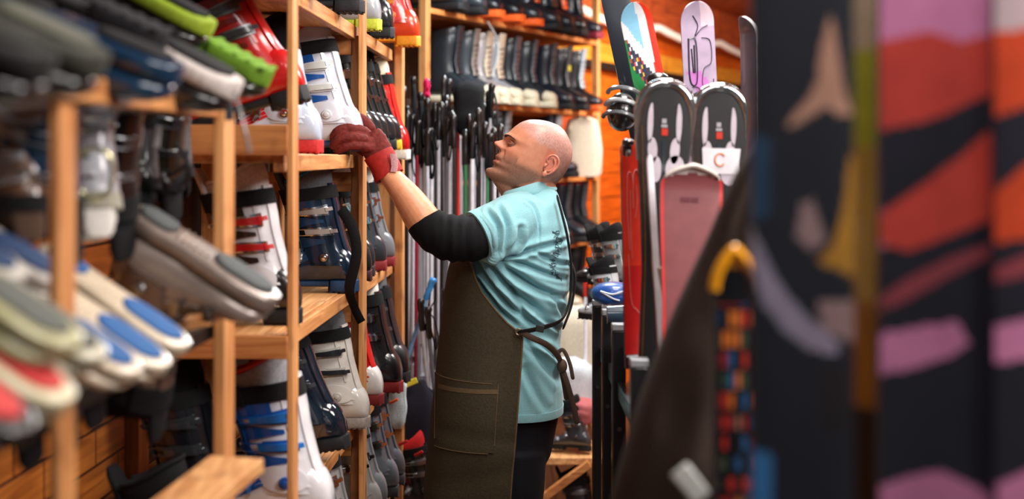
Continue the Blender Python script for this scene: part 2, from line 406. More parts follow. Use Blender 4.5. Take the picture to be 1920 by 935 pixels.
    for x0, x1, w0, w1 in ((-.146, -.055, .034, .036), (.03, .172, .036, .030)):
        rs = []
        for i in range(9):
            t = i / 8; x = lerp(x0, x1, t); ed = math.sqrt(max(.06, 1 - (max(0, abs(2*t - 1) - .55) / .45) ** 2)); w = lerp(w0, w1, t) * ed
            rs.append([Vector((x, w * c, .019 + .019 * s)) for c, s in [(q[0], q[1]) for q in se(1, 1, 7, 20)]])
        loft(bm, rs)
        for i in range(5):
            x = lerp(x0 + .012, x1 - .012, i / 4); box(bm, (x, 0, .0005), (.009, w0 * 1.7, .005))
    loft(bm, [[Vector((x, .028 * c, .026 + .010 * s)) for c, s in se(1, 1, 5, 20)] for x in (-.06, -.01, .04)])
    D['sole'] = mesh_from(bm, 'sole', 40)
    bm = NB()                                                             # inner boot showing over the cuff, with tongue
    n2 = 24
    rr = []
    for z, o in ((.12, -.008), (.25, -.008), (.32, -.007), (.350, -.009), (.362, -.016), (.356, -.024), (.33, -.028), (.20, -.030)):
        rr.append([cuff_fn(min(z, .36), 2*PI*k/n2, o) + Vector((0, 0, (.038 if z > .3 else 0) * ss_(-math.cos(2*PI*k/n2), -.6, 1.0))) for k in range(n2)])
    loft(bm, rr, True, True)
    D['liner'] = mesh_from(bm, 'liner', 60)
    bm = NB(); tube(bm, [cuff_fn(.356, a, -.010) + Vector((0, 0, .038 * ss_(-math.cos(a), -.6, 1.0) + .004)) for a in [.75 + (2*PI - 1.5) * i / 30 for i in range(31)]], .0055, 8, ends=True); D['liner_trim'] = mesh_from(bm, 'liner_trim', 60)
    bm = NB()
    rr = []
    for z, o, hw, th in ((.13, .000, .028, .006), (.2, .002, .030, .008), (.28, .000, .034, .010), (.335, .004, .036, .011), (.372, .010, .034, .010), (.388, .012, .024, .006)):
        cx, hl, _ = cuff_c(z); rr.append([Vector((cx + hl - .012 + o + th * b, hw * a, z)) for a, b in se(1, 1, 3, 16)])
    loft(bm, rr)
    D['tongue'] = mesh_from(bm, 'tongue', 50)
    bm = NB()
    patch(bm, cuff_fn, .290, .328, 0, 2*PI, .003, .004, 3, 40)
    patch(bm, cuff_fn, .286, .332, .5, 1.2, .007, .004, 3, 6)
    D['strap'] = mesh_from(bm, 'strap', 50)
    for nm, fn, s, rev in (('b1', cuff_fn, .252, 0), ('b2', cuff_fn, .190, 0), ('b3', shell_fn, .028, 1), ('b4', shell_fn, .085, 1)):
        def g(u, v, off, fn=fn, s=s, rev=rev):   # u 0..1 around the front, v -1..1 across the buckle
            if not rev: return fn(s + v * .012 + (u - .5) * .012, lerp(-.1, 2.30, u), off)
            return fn(s + v * .010 - (u - .5) * .010, lerp(2.2, .12, u), off)
        b = NB()
        patch(b, g, .60, .98, -1.1, 1.1, .003, .003, 8, 3)               # base plate
        patch(b, g, .06, .24, -.8, .8, .003, .004, 6, 3)                 # rack of catches
        for i in range(4): patch(b, g, .08 + .04 * i, .10 + .04 * i, -.8, .8, .006, .004, 1, 2)
        for v in (-.75, .75):                                            # bail wires
            tube(b, [g(lerp(.12, .66, i / 12), v * (1 if i > 2 else .4 + .3 * i), .010) for i in range(13)], .0022, 6)
        D[nm] = mesh_from(b, 'buckle', 50)
        b = NB()
        patch(b, g, .56, .94, -.62, .62, .009, .006, 8, 3)
        patch(b, g, .90, 1.02, -.45, .45, .012, .005, 4, 2)
        D[nm + 'l'] = mesh_from(b, 'lever', 50)
    for s in (1, -1):
        bm = NB(); tube(bm, [(-.052, s * y, .112) for y in (.046, .060, .063, .0632, .067, .068)], [.014, .014, .012, .007, .007, .005], 20)
        D['pivot%d' % s] = mesh_from(bm, 'pivot', 40)
    # curved badge on the lower shell
    return D
BOOT = boot_meshes()
def inst(name, me, mat, parent, loc=None):
    """object sharing mesh data, with its own material"""
    o = bpy.data.objects.new(name, me); COL.objects.link(o); o.parent = parent
    if not me.materials: me.materials.append(None)
    o.material_slots[0].link = 'OBJECT'; o.material_slots[0].material = mat
    WLOC[o] = Vector((0, 0, 0))
    return o
def xform(root, loc, yaw=0, pitch=0, roll=0, s=1.0, mir=False, zs=1.0):
    M = Matrix.Translation(loc) @ Matrix.Rotation(yaw, 4, 'Z') @ Matrix.Rotation(pitch, 4, 'Y') @ Matrix.Rotation(roll, 4, 'X')
    root.rotation_mode = 'XYZ'
    root.location = loc; root.rotation_euler = M.to_euler(); root.scale = (s, -s if mir else s, s * zs)
SILVER = plain('silver_plastic', rgb(168, 168, 172), .3, .5, .4, .08)
def ski_boot(label, loc, yaw=PI, pitch=0, roll=0, s=1.0, mir=False, sh=BLACKP, cf=None, ins=None, so=None, li=BLACKF, to=None, st=BLACKF, bu=None, le=None, group=None, lod=0, text=None, name='ski_boot', pads=None, trim=None, zs=.93):
    cf = cf or sh; so = so or rub(20, 20, 22); bu = bu or CHROME; le = le or bu; to = to or li
    r = empty(name, (0, 0, 0), label, 'ski boot', group)
    inst('shell', BOOT['shell'], sh, r); inst('cuff', BOOT['cuff'], cf, r)
    if ins:
        for s_ in (1, -1): inst('insert', BOOT['insert%d' % s_], ins, r); inst('panel', BOOT['panel%d' % s_], ins, r)
        inst('front_flap', BOOT['front_flap'], ins, r)
    if pads:
        inst('sole', BOOT['sole_plate'], so, r); inst('heel_pad', BOOT['heel_pad'], pads, r); inst('toe_pad', BOOT['toe_pad'], pads, r); inst('arch_ribs', BOOT['ribs'], so, r)
    else: inst('sole', BOOT['sole'], so, r)
    inst('liner', BOOT['liner'], li, r); inst('tongue', BOOT['tongue'], to, r); inst('strap', BOOT['strap'], st, r)
    if lod < 1 and abs(roll) < .5: inst('liner_trim', BOOT['liner_trim'], trim or to, r)
    for k in ('b1', 'b2', 'b3', 'b4')[:4 if lod < 2 else 2]:
        b = inst('buckle', BOOT[k], bu, r); 
        if lod < 2: inst('lever', BOOT[k + 'l'], le, b)
    if lod < 2:
        for s_ in (1, -1): inst('pivot', BOOT['pivot%d' % s_], bu, r)
    if text:
        cu = bpy.data.curves.new('lettering', 'FONT'); cu.body = text[0]; cu.size = text[1]; cu.extrude = .0015; cu.align_x = 'CENTER'; cu.align_y = 'CENTER'
        o = bpy.data.objects.new('t', cu); COL.objects.link(o)
        dg = bpy.context.evaluated_depsgraph_get(); me = bpy.data.meshes.new_from_object(o.evaluated_get(dg)); bpy.data.objects.remove(o)
        me.materials.clear(); me.materials.append(text[2])
        for v in me.vertices:      # wrap on the side of the shell that looks at the aisle
            x = text[3] - v.co.x; z = text[4] + v.co.y
            zb, zt, hw = shp(x); c = (zb + zt) / 2; h = (zt - zb) / 2
            yy = hw * max(0, 1 - abs((z - c) / h) ** 2.5) ** (1 / 2.5) + .0015 + v.co.z
            v.co = Vector((x, yy, z))
        q = bpy.data.objects.new('lettering', me); COL.objects.link(q); q.parent = r; WLOC[q] = Vector((0, 0, 0))
    xform(r, loc, yaw, pitch, roll, s, mir, zs)
    return r
def shelf_boot(label, hpx, d, z, yaw=0, pitch=0, **k):
    """heel looks out of the rack at picture column hpx, boot stands on a board at height z"""
    yy = PI + RZ + yaw
    hx = (hpx - CX) / F * d
    return ski_boot(label, Vector((hx - .142 * math.cos(yaw), d + .142 * math.sin(yaw) * 0, z + .003)), yy, pitch, **k)
WHITEP = plas(222, 222, 226); GREYW = plas(176, 176, 182); CREAM = plas(204, 188, 164); BLUEP = plas(16, 82, 160); NAVY = plas(14, 34, 54, .18); NAVY2 = plas(24, 60, 92, .2)
REDP = plas(190, 24, 26); GREYP = plas(88, 90, 94); DGREY = plas(40, 44, 48, .22); YELP = plas(232, 196, 40); LIME = plas(160, 196, 40); ORP = plas(232, 90, 30); TRANS = plas(20, 32, 44, .1, 1)
YRUB = rub(226, 184, 40); BRNP = plas(104, 92, 84); TAUPE = plain('taupe_metallic', rgb(140, 126, 118), .32, .35, .5, .1)
WF = fab(220, 216, 208); GF = fab(96, 98, 102); RF = fab(186, 34, 34)
g1, g2, g3, g4, g5 = ('ski boots on the upper shelf of the tall rack', 'ski boots on the eye-level shelf', 'ski boots on the chest-high shelf', 'ski boots on the waist-high shelf', 'ski boots on the lowest shelf in view')
# --- nearest bay of the tall rack
shelf_boot('glossy red ski boot with black sole standing tilted behind the second post', 578, 3.06, 1.735, pitch=.30, s=1.08, sh=REDP, cf=REDP, ins=plas(120, 16, 20), so=rub(24, 24, 26), li=BLACKF, to=plas(170, 30, 30), bu=STEEL, le=plas(60, 62, 66), group=g2)
shelf_boot('white, red and black ski boot with ROSSIGNOL lettering on its black lower shell', 562, 3.05, LV[2], s=1.02, sh=BLACKP, cf=plas(206, 204, 208), ins=plas(44, 32, 30), li=WF, to=WF, st=BLACKF, bu=CHROME, le=REDP, group=g3, text=('ROSSIGNOL', .026, plas(225, 225, 225), -.030, .052))
shelf_boot('large white ski boot with bright blue buckles low behind the pine posts', 612, 3.02, LV[3] - .06, s=1.12, sh=WHITEP, cf=WHITEP, ins=BLUEP, so=rub(40, 40, 44), li=fab(150, 152, 156), trim=REDP, to=RF, st=BLACKF, bu=BLUEP, le=plas(30, 110, 190), group=g4)
shelf_boot('pale blue and white ski boot pressed behind the one being lifted', 606, 3.40, LV[1], s=.98, sh=plas(190, 204, 222), ins=REDP, so=rub(190, 40, 40), group=g2)
shelf_boot('white and blue ski boot the gloved hand is gripping', 678, 3.80, LV[1], s=1.06, pitch=.05, sh=plas(205, 208, 218), cf=plas(205, 208, 218), ins=BLUEP, so=plas(30, 70, 130, .5), li=plas(190, 190, 196, .6), trim=REDP, to=plas(60, 60, 64), st=BLACKF, bu=plas(206, 208, 212, .3), le=plas(196, 200, 196, .3), group=g2)
shelf_boot('dark navy ski boot with long black strap on the chest-high shelf', 672, 3.76, LV[2], s=.99, sh=NAVY, cf=NAVY, ins=plas(18, 52, 84), so=rub(26, 56, 90), li=GF, trim=fab(36, 100, 150), to=fab(70, 74, 78), bu=CHROME, le=plas(140, 130, 124), group=g3)
bm = NB(); tube(bm, smooth_pts([P(640, 392, 3.69), P(662, 430, 3.62), P(668, 480, 3.60), P(655, 540, 3.62), P(664, 575, 3.66), P(678, 604, 3.66)], 6), .016, 8, flat=.22, up=Vector((0, 1, 0)))
tag(obj('strap', bm, BLACKF), 'loose black webbing strap dangling over the navy boot', 'strap')
for i, (hp, d, sh, to) in enumerate(((694, 4.05, DGREY, WF), (700, 4.22, DGREY, WF), (722, 4.42, plas(52, 56, 62), GF), (738, 4.60, plas(120, 124, 130), WF))):
    shelf_boot(['charcoal ski boot with pale liner, directly behind the navy boot', 'charcoal ski boot nearest behind the third post, over a red toe', 'slate grey ski boot over a red sole, beyond the third post', 'silver-grey ski boot closest to the end post'][i], hp, d, LV[2], s=.97, yaw=.35, sh=sh, so=rub(60, 26, 28) if i < 2 else rub(130, 30, 34), li=to, bu=CHROME, group=g3)
for i, (hp, d) in enumerate(((698, 4.06), (712, 4.20), (724, 4.34), (738, 4.50), (748, 4.62))):
    shelf_boot(['first', 'second', 'third', 'fourth', 'last'][i] + ' from the man of the black and silver boots in a row above his glove', hp, d, LV[1] + .005, pitch=.08, s=1.0, sh=DGREY, cf=plas(34, 42, 42, .18), ins=plas(104, 112, 112), so=YRUB if i == 4 else rub(26, 28, 30), li=BLACKF, bu=CHROME, yaw=.45, group=g2)
shelf_boot('red, yellow and white ski boot at the far end of the eye-level shelf', 768, 4.78, LV[1] - .02, s=1.0, sh=REDP, cf=plas(208, 34, 30), ins=YELP, so=rub(220, 216, 206), li=fab(216, 206, 180), bu=plas(210, 60, 50), group=g2)
# --- top shelf
shelf_boot('dark ski boot with yellow side panels on the top shelf edge', 682, 3.62, LV[0], sh=plas(60, 66, 74), ins=plas(206, 170, 40), so=rub(34, 34, 38), li=GF, group=g1, lod=1)
shelf_boot('light grey ski boot with lime sole on the top shelf', 714, 4.12, LV[0], sh=plas(170, 176, 184), so=rub(190, 200, 60), group=g1, lod=1)
shelf_boot('black ski boot with silver buckles on the top shelf', 738, 4.38, LV[0], sh=DGREY, so=rub(30, 30, 34), group=g1, lod=1)
shelf_boot('orange, red and blue ski boot on the far end of the top shelf', 783, 4.72, LV[0], s=1.05, sh=plas(226, 70, 34), cf=plas(214, 44, 36), ins=plas(240, 150, 40), so=rub(236, 150, 30), li=fab(40, 110, 180), bu=plas(220, 120, 40), group=g1, lod=1)
shelf_boot('black and white ski boot deep on the top shelf near the second post', 620, 3.2, LV[0], sh=DGREY, so=rub(30, 30, 34), group=g1, lod=1)
# --- waist-high shelf
shelf_boot('glossy smoke-blue ski boot leaning back on the waist-high shelf', 655, 3.44, LV[3] + .01, pitch=.16, s=1.02, sh=TRANS, cf=TRANS, ins=NAVY, li=fab(190, 188, 180), to=RF, st=BLACKF, bu=DGREY, group=g4)
shelf_boot('off-white ski boot between the smoke-blue one and the third post', 696, 3.84, LV[3] + .0, s=.96, sh=plas(214, 210, 202), so=rub(150, 140, 132), li=GF, to=WF, bu=plas(190, 188, 180), le=DGREY, group=g4)
shelf_boot('red and white ski boot past the third post on the waist-high shelf', 718, 4.2, LV[3], sh=plas(220, 216, 212), cf=REDP, so=rub(120, 30, 30), li=GF, bu=WHITEP, group=g4)
shelf_boot('tall black ski boot with pale liner past the third post', 748, 4.42, LV[3], s=1.08, sh=plas(26, 26, 30), so=rub(130, 30, 30), li=WF, bu=CHROME, group=g4)
shelf_boot('matt black ski boot furthest along the waist-high shelf', 762, 4.62, LV[3] , s=1.08, sh=plas(22, 24, 30, .5), so=rub(30, 30, 34), li=GF, bu=STEEL, group=g4)
# --- lowest shelf
for i, (hp, d, c) in enumerate(((668, 3.62, plas(150, 150, 150)), (706, 4.05, plas(150, 150, 146)), (716, 4.18, plas(128, 132, 136)), (738, 4.36, plas(108, 116, 124)), (750, 4.52, plas(90, 96, 104)))):
    shelf_boot(['silver ski boot with many buckles low beside the third post', 'pale grey ski boot first past the third post on the lowest shelf', 'mid grey ski boot second past the third post on the lowest shelf', 'steel grey ski boot third past the third post on the lowest shelf', 'slate ski boot fourth past the third post on the lowest shelf'][i], hp, d, LV[4] + .06, s=1.05, sh=c, li=GF, yaw=.4, to=fab(150, 148, 140), bu=CHROME, so=rub(60, 60, 62), group=g5)
shelf_boot('white ski boot with blue lower buckle at the bottom between the two posts', 600, 3.1, LV[4] + .05, s=1.05, sh=WHITEP, cf=GREYW, ins=BLUEP, bu=BLUEP, group=g5)
# dim boots seen through the low rack
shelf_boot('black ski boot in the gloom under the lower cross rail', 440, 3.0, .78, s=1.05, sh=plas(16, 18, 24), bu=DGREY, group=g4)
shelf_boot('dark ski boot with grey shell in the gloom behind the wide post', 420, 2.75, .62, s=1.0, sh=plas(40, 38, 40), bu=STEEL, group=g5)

# --- upside down boots on and in the low rack: soles look up, toes poke into the aisle
def flip_boot(label, tpx, tpy, d, ang, s=1.0, yaw=0, **k):
    """toe end of the sole at the picture point, sole line falling towards the toe by ang"""
    yw = yaw
    RO = PI + k.pop('tip', .12)
    M = Matrix.Rotation(yw, 4, 'Z') @ Matrix.Rotation(ang, 4, 'Y') @ Matrix.Rotation(RO, 4, 'X')
    loc = P(tpx, tpy, d) - (M @ Vector((.172 * s, 0, 0, 1))).to_3d()
    return ski_boot(label, loc, yw, ang, RO, s, **k)
gi, gj = 'inverted boots along the top rail of the low rack', 'inverted boots on the black shelf of the low rack'
PADG, PADK, PADR, PADB = rub(70, 74, 74), rub(20, 20, 22), rub(190, 52, 50), rub(20, 82, 142)
flip_boot('grey and taupe ski boot lying sole-up by the wide post', 524, 556, 2.14, R(32), .90, -.06, zs=1.0, tip=.2, sh=TAUPE, cf=plain('brown_metallic', rgb(104, 86, 76), .34, .35, .5, .1), so=TAUPE, pads=PADG, bu=STEEL, li=BLACKF)
flip_boot('black inverted ski boot with a thick white sole rim on the top rail', 452, 152, 2.02, R(27), 1.0, -.2, sh=BLACKP, so=rub(206, 196, 190), pads=PADK, bu=STEEL, group=gi)
flip_boot('lime green inverted ski boot with green lugs on the top rail', 514, 132, 2.36, R(27), 1.0, -.2, sh=plas(30, 34, 24), cf=plas(24, 28, 22), so=rub(108, 150, 40), bu=DGREY, group=gi)
flip_boot('black inverted boot with yellow-green trim at the back of the top rail', 402, 40, 2.30, R(27), .95, -.2, sh=BLACKP, so=rub(140, 164, 40), pads=PADK, bu=DGREY, group=gi)
flip_boot('glossy dark blue inverted ski boot over the pine rail', 342, 122, 1.72, R(22), .9, -.15, sh=plas(22, 52, 78, .2), so=plas(22, 52, 78, .2), pads=PADK, bu=STEEL, group=gi)
flip_boot('charcoal inverted ski boot with dotted pale rim over the pine rail', 318, 60, 1.95, R(24), .95, -.2, sh=plas(26, 28, 34), so=rub(32, 32, 36), bu=CHROME, group=gi)
flip_boot('grey-green inverted ski boot lying over the near corner of the rail', 200, 100, 1.36, R(24), .92, -.1, sh=plas(30, 30, 28), so=rub(60, 60, 52), pads=rub(96, 96, 84), bu=STEEL, group=gi)
flip_boot('black inverted ski boot with pink badge above the near post', 100, 100, 1.2, R(20), .9, -.1, sh=plas(22, 22, 22), so=rub(30, 30, 28), pads=rub(44, 44, 40), bu=plas(170, 110, 110), group=gi)
for i, (tx, ty, d, sh, so, pd, lab) in enumerate((
    (354, 645, 1.90, CREAM, CREAM, PADB, 'cream inverted ski boot with blue pads, furthest along the black shelf'),
    (316, 682, 1.76, CREAM, CREAM, PADB, 'cream inverted ski boot with blue toe pad, second furthest along the black shelf'),
    (262, 694, 1.62, CREAM, CREAM, PADB, 'cream inverted ski boot with blue toe pad just beyond the near post'),
    (196, 665, 1.42, plas(190, 184, 160), plas(190, 184, 160), rub(74, 76, 72), 'sage inverted ski boot with long grey sole pad at the near post'),
    (148, 640, 1.28, plas(176, 172, 130), plas(176, 172, 130), rub(84, 86, 80), 'olive inverted ski boot with grey sole behind the red one'),
    (134, 745, 1.26, plas(206, 196, 160), plas(206, 196, 160), PADR, 'cream inverted ski boot with red pads crossing the near post'),
    (58, 800, 1.15, plas(28, 26, 26), plas(28, 26, 26), PADR, 'black inverted ski boot with red pads, the nearest one on the black shelf'))):
    flip_boot(lab, tx, ty, d, R(33), .84, -.12, zs=.60, sh=sh, cf=sh, ins=BLUEP if i < 3 else None, so=so, pads=pd, bu=STEEL, group=gj)
for i, (tx, ty, d) in enumerate(((130, 525, 1.66), (44, 515, 1.46))):
    flip_boot(['white and navy inverted ski boot behind the near post', 'white and navy inverted ski boot in the back row, nearer of the two'][i], tx, ty, d, R(30), .85, -.1, zs=.60, sh=plas(206, 202, 194), so=plas(206, 202, 194), pads=rub(34, 60, 100), bu=STEEL, group=gj)
# tipped boot tops and things stored inside the low rack
ski_boot('silver ski boot hung sole-up under the pine top rail', P(172, 150, 1.98), R(-62), 0, PI, .66, sh=SILVER, cf=GREYW, li=WF, bu=CHROME, st=fab(160, 156, 140))
bm = NB(); tube(bm, [P(178, 325, 1.8) + Vector((.027 * math.cos(t), -.005, .036 * math.sin(t) * -1)) for t in [2*PI*i/24 for i in range(25)]], .004, 8)
tag(obj('carabiner', bm, plain('brass_ring', rgb(190, 184, 140), .3, .8)), 'pale oval metal ring hanging below the silver boot', 'ring')
ski_boot('black ski boot hung sole-up by a pale tag, nearer of the black pair', P(262, 168, 2.35), R(-70), R(6), PI, .60, sh=plas(22, 24, 28, .6), bu=STEEL, lod=2)
ski_boot('black ski boot hung sole-up, further of the black pair', P(328, 172, 2.5), R(-75), R(-6), PI, .56, sh=plas(26, 28, 32, .6), bu=STEEL, lod=2)
for i, x in enumerate((262, 296)):
    bm = NB(); box(bm, P(x, 256, 2.2), (.010, .003, .036), (0, .12, 0)); tag(obj('tag', bm, plas(190, 190, 190, .6), bevel=.0008), 'small pale tag hanging from the ' + ['nearer', 'further'][i] + ' black boot', 'tag')
ski_boot('brown and grey ski boot hung sole-up behind the near post', P(42, 150, 1.75), R(-60), 0, PI, .6, sh=plas(104, 72, 54), cf=plas(96, 66, 48), li=fab(80, 60, 48), bu=SILVER)
bm = NB(); tube(bm, smooth_pts([P(248, 300, 2.45), P(245, 380, 2.4), P(236, 450, 2.4), P(222, 520, 2.4)], 5), .019, 8, flat=.25, up=Vector((0, 1, 0)))
tag(obj('strap', bm, BLACKF), 'wide black strap hanging down in front of the orange boards', 'strap')
for i, (x0, y0, x1, y1) in enumerate(((330, 270, 350, 340), (352, 285, 322, 330))):
    bm = NB(); tube(bm, smooth_pts([P(x0, y0, 2.3), P((x0 + x1) / 2 + 12, (y0 + y1) / 2, 2.28), P(x1, y1, 2.3), P(x1 - 30, y1 + 6, 2.3), P(x1 - 46, y1 - 14, 2.3)], 6), .005, 6)
    tag(obj('cord', bm, plas(40, 40, 44, .5)), ['thin black cord looping beside the wide post', 'second thin cord crossing the looped one by the wide post'][i], 'cord')
bm = NB(); pts = smooth_pts([P(440, 175, 1.99), P(452, 215, 1.99), P(462, 255, 1.98), P(468, 285, 1.98)], 5); tube(bm, pts, .005, 6, flat=.4)
for k, p in enumerate(pts[::2]): box(bm, p, (.008, .006, .004))
tag(obj('strap', bm, plas(120, 120, 122)), 'toothed grey buckle strap hanging from the white-rimmed boot', 'strap')
# ------------------------------------------------------------ the man
DM = 4.05
def M0(px, py, off=0):      # point on the man's mid plane, then moved by off (towards the camera is negative)
    v = P(px, py, DM); v.y += off; return v
man = empty('person', (P(950, 292, DM).x, DM, 0), 'bald man in a light blue shirt and brown apron reaching to the ski boot rack', 'person')

def skin_mat():
    m, nt, b = newmat('skin')
    tc = N(nt, 'ShaderNodeTexCoord'); at = N(nt, 'ShaderNodeVertexColor'); at.layer_name = 'tone'
    n = N(nt, 'ShaderNodeTexNoise'); n.inputs['Scale'].default_value = 60; n.inputs['Detail'].default_value = 5
    nt.links.new(tc.outputs['Object'], n.inputs['Vector'])
    r = N(nt, 'ShaderNodeValToRGB'); r.color_ramp.elements[0].position = .3; r.color_ramp.elements[1].position = .7
    r.color_ramp.elements[0].color = (.86, .80, .78, 1); r.color_ramp.elements[1].color = (1, 1, 1, 1)
    nt.links.new(n.outputs['Fac'], r.inputs['Fac'])
    mx = N(nt, 'ShaderNodeMix', data_type='RGBA', blend_type='MULTIPLY'); mx.inputs['Factor'].default_value = 1
    nt.links.new(at.outputs['Color'], mx.inputs['A']); nt.links.new(r.outputs['Color'], mx.inputs['B'])
    nt.links.new(mx.outputs['Result'], b.inputs['Base Color'])
    b.inputs['Roughness'].default_value = .42; b.inputs['Subsurface Weight'].default_value = .12
    b.inputs['Subsurface Radius'].default_value = (.012, .004, .002); b.inputs['Subsurface Scale'].default_value = 1
    n3 = N(nt, 'ShaderNodeTexNoise'); n3.inputs['Scale'].default_value = 420; n3.inputs['Detail'].default_value = 2
    nt.links.new(tc.outputs['Object'], n3.inputs['Vector'])
    bp = N(nt, 'ShaderNodeBump'); bp.inputs['Strength'].default_value = .22; bp.inputs['Distance'].default_value = .0012
    nt.links.new(n3.outputs['Fac'], bp.inputs['Height']); nt.links.new(bp.outputs['Normal'], b.inputs['Normal'])
    return m
SKIN = skin_mat()
# head in its own frame: +X face, +Y his left .. mapped later; z from the chin
k_ = .00169
FR = [(-5, 36), (-3, 50), (0, 55), (5, 57.5), (10, 56), (16, 50), (20, 49.6), (25, 52.5), (29, 53.5), (33, 52), (37, 53.5), (42, 52.5), (48, 50.5), (55, 49.5), (62, 48.5), (70, 48.5), (74, 50.5), (79, 54), (84, 53), (97, 49), (110, 43), (117, 38.5), (127, 28), (134, 14), (139, 0), (142, -16), (143.2, -26)]
BK = [(-5, 5), (0, -2), (10, -20), (22, -45), (35, -64), (50, -74), (65, -77), (83, -78.5), (97, -77), (107, -73), (117, -67), (127, -57), (134, -48), (139, -40), (142, -31), (143.2, -28)]
HWT = [(-5, 12), (-3, 18), (0, 22), (6, 28), (14, 33), (25, 38), (38, 42), (50, 44), (65, 45.5), (80, 46.5), (95, 47), (108, 45), (118, 41), (127, 34), (134, 26), (139, 17), (142, 7), (143.2, 1)]
def gau(x, s): return math.exp(-.5 * (x / s) ** 2)
def head_pt(u, a):
    f, b, w = stab(FR, u), stab(BK, u), stab(HWT, u)
    c = lerp(-14, -8, min(1, max(0, u / 60)))
    if u > 120: c = lerp(-8, -27, (u - 120) / 23.2)
    e = 2 / lerp(2.05, 2.2, min(1, max(0, u / 60)))
    ca, sa = math.cos(a), math.sin(a)
    x = c + ((f - c) if ca > 0 else (c - b)) * sgp(ca, e); y = w * sgp(sa, e)
    if ca > 0:
        ay = abs(y); fr = min(1, ca * 2.2)
        na = tab([(47, 0), (51, 3), (54, 13), (57.5, 19.5), (61, 20), (66, 14), (73, 6), (80, 1), (86, 0)], u)
        ns = tab([(50, 6.5), (58, 6.5), (64, 4.8), (73, 4.2), (84, 7)], u)
        d = na * math.exp(-(ay / (ns * 1.25)) ** 2.4)
        d += 7.5 * gau(ay - 9.5, 3.4) * gau(u - 55.5, 3.6)          # nostril wings
        d -= 8.0 * gau(ay - 19, 7.5) * gau(u - 70.5, 5.2)         # eye sockets
        d += 4.6 * gau(ay - 15, 12) * gau(u - 80.5, 3.6)          # brow ridge
        d += 2.6 * gau(ay - 30, 8) * gau(u - 58, 7)               # cheek bones
        d -= 2.4 * gau(ay - 30, 9) * gau(u - 38, 9)               # hollow below them
        d += 1.5 * gau(u - 37.5, 2.8) * gau(ay, 11) + 1.6 * gau(u - 27.6, 3.0) * gau(ay, 10)   # lips
        d -= 3.6 * gau(u - (32.8 - .12 * ay), 1.6) * gau(ay, 16)
        d -= 1.8 * gau(u - 31.5, 3.0) * gau(ay - 15.5, 2.6)       # mouth corner
        d -= 2.2 * gau(u - 20, 2.6) * gau(ay, 11)                 # under the lip
        d += 2.2 * gau(u - 8, 6) * gau(ay, 9)                     # chin
        d -= 3.4 * gau((ay - (15 + (52 - u) * .38)), 2.2) * (1 if 34 < u < 54 else .0)  # fold beside the nose
        x += d * fr
    return Vector((x * k_, y * k_, u * k_))
HT = Matrix.Translation(Vector((0, 0, 0)))
TILT, YAW = R(27), R(10)
# +X local looks to -X world: turn 180 about z (plus a little towards the camera), tip back
HR = Matrix.Rotation(PI + YAW, 4, 'Z') @ Matrix.Rotation(-TILT, 4, 'Y')
# local ref point (u=63, x=-39) is the ear hole seen at (1020,311)
EARL = Vector((-35 * k_, 0, 62 * k_))
HM = Matrix.Translation(M0(1019, 311, .0) - (HR @ EARL)) @ HR
def HP(f, y, u): return HM @ Vector((f * k_, y * k_, u * k_))
body = NB()
us = [-5, -4, -2, 0] + [i * 1.4 + 1.4 for i in range(101)] + [143.2]
loft(body, [[HM @ head_pt(u, 2*PI*j/110) for j in range(110)] for u in us])
# ears: local +Y is towards ... both sides get one
# neck and hidden trunk
nk = [(HP(-30, 0, 40), .062), (HP(-24, 0, 18), .064), (M0(1003, 345), .068), (M0(1002, 372), .074), (M0(1003, 400), .085)]
tube(body, [p for p, r in nk], [r for p, r in nk], 24, ends=True)
tube(body, [HP(34, 0, 4), HP(8, 0, -3), M0(965, 362)], [.020, .034, .045], 16, ends=True)
ell(body, M0(985, 450), (.10, .15, .12)); ell(body, M0(975, 560), (.11, .14, .16)); ell(body, M0(965, 700), (.12, .15, .16))
for s in (-1, 1):
    tube(body, [M0(965, 800, s * .09), M0(972, 1050, s * .10), M0(985, 1235, s * .11)], [.08, .055, .045], 12, ends=True)
# reaching arm (his left, nearest the camera)
ARM = [(P(962, 424, 3.90), .052), (P(925, 442, 3.85), .054), (P(880, 448, 3.81), .064), (P(845, 447, 3.78), .063), (P(818, 436, 3.77), .061), (P(797, 417, 3.76), .056),
       (P(782, 396, 3.76), .053), (P(764, 370, 3.76), .046), (P(745, 346, 3.76), .038), (P(729, 326, 3.77), .032), (P(716, 306, 3.78), .030)]
ap = smooth_pts([a[0] for a in ARM], 3); ar = [tab([(i * 3, ARM[i][1]) for i in range(len(ARM))], j) for j in range(len(ap))]
tube(body, ap, ar, 24, ends=True, flat=.95)
# far arm hangs beside him
FARM = [(M0(985, 430, .19), .062), (M0(985, 520, .24), .052), (M0(978, 590, .25), .046), (M0(958, 660, .24), .038), (M0(940, 720, .22), .030), (M0(936, 742, .215), .036), (M0(934, 762, .21), .030)]
tube(body, smooth_pts([a[0] for a in FARM], 3), [tab([(i * 3, FARM[i][1]) for i in range(len(FARM))], j) for j in range(19)], 18, ends=True)
for i, (dx, l) in enumerate(((-12, 36), (-4, 42), (4, 40), (11, 32))):
    tube(body, [M0(934 + dx, 768, .21), M0(932 + dx, 768 + l * .6, .205), M0(926 + dx, 768 + l, .20)], [.009, .0085, .007], 8, ends=True)
tube(body, [M0(925, 748, .20), M0(914, 768, .19), M0(912, 782, .185)], [.011, .010, .008], 8, ends=True)
body = remesh(body, .0030, 3, .5)
bo = obj('body', body, SKIN, man)
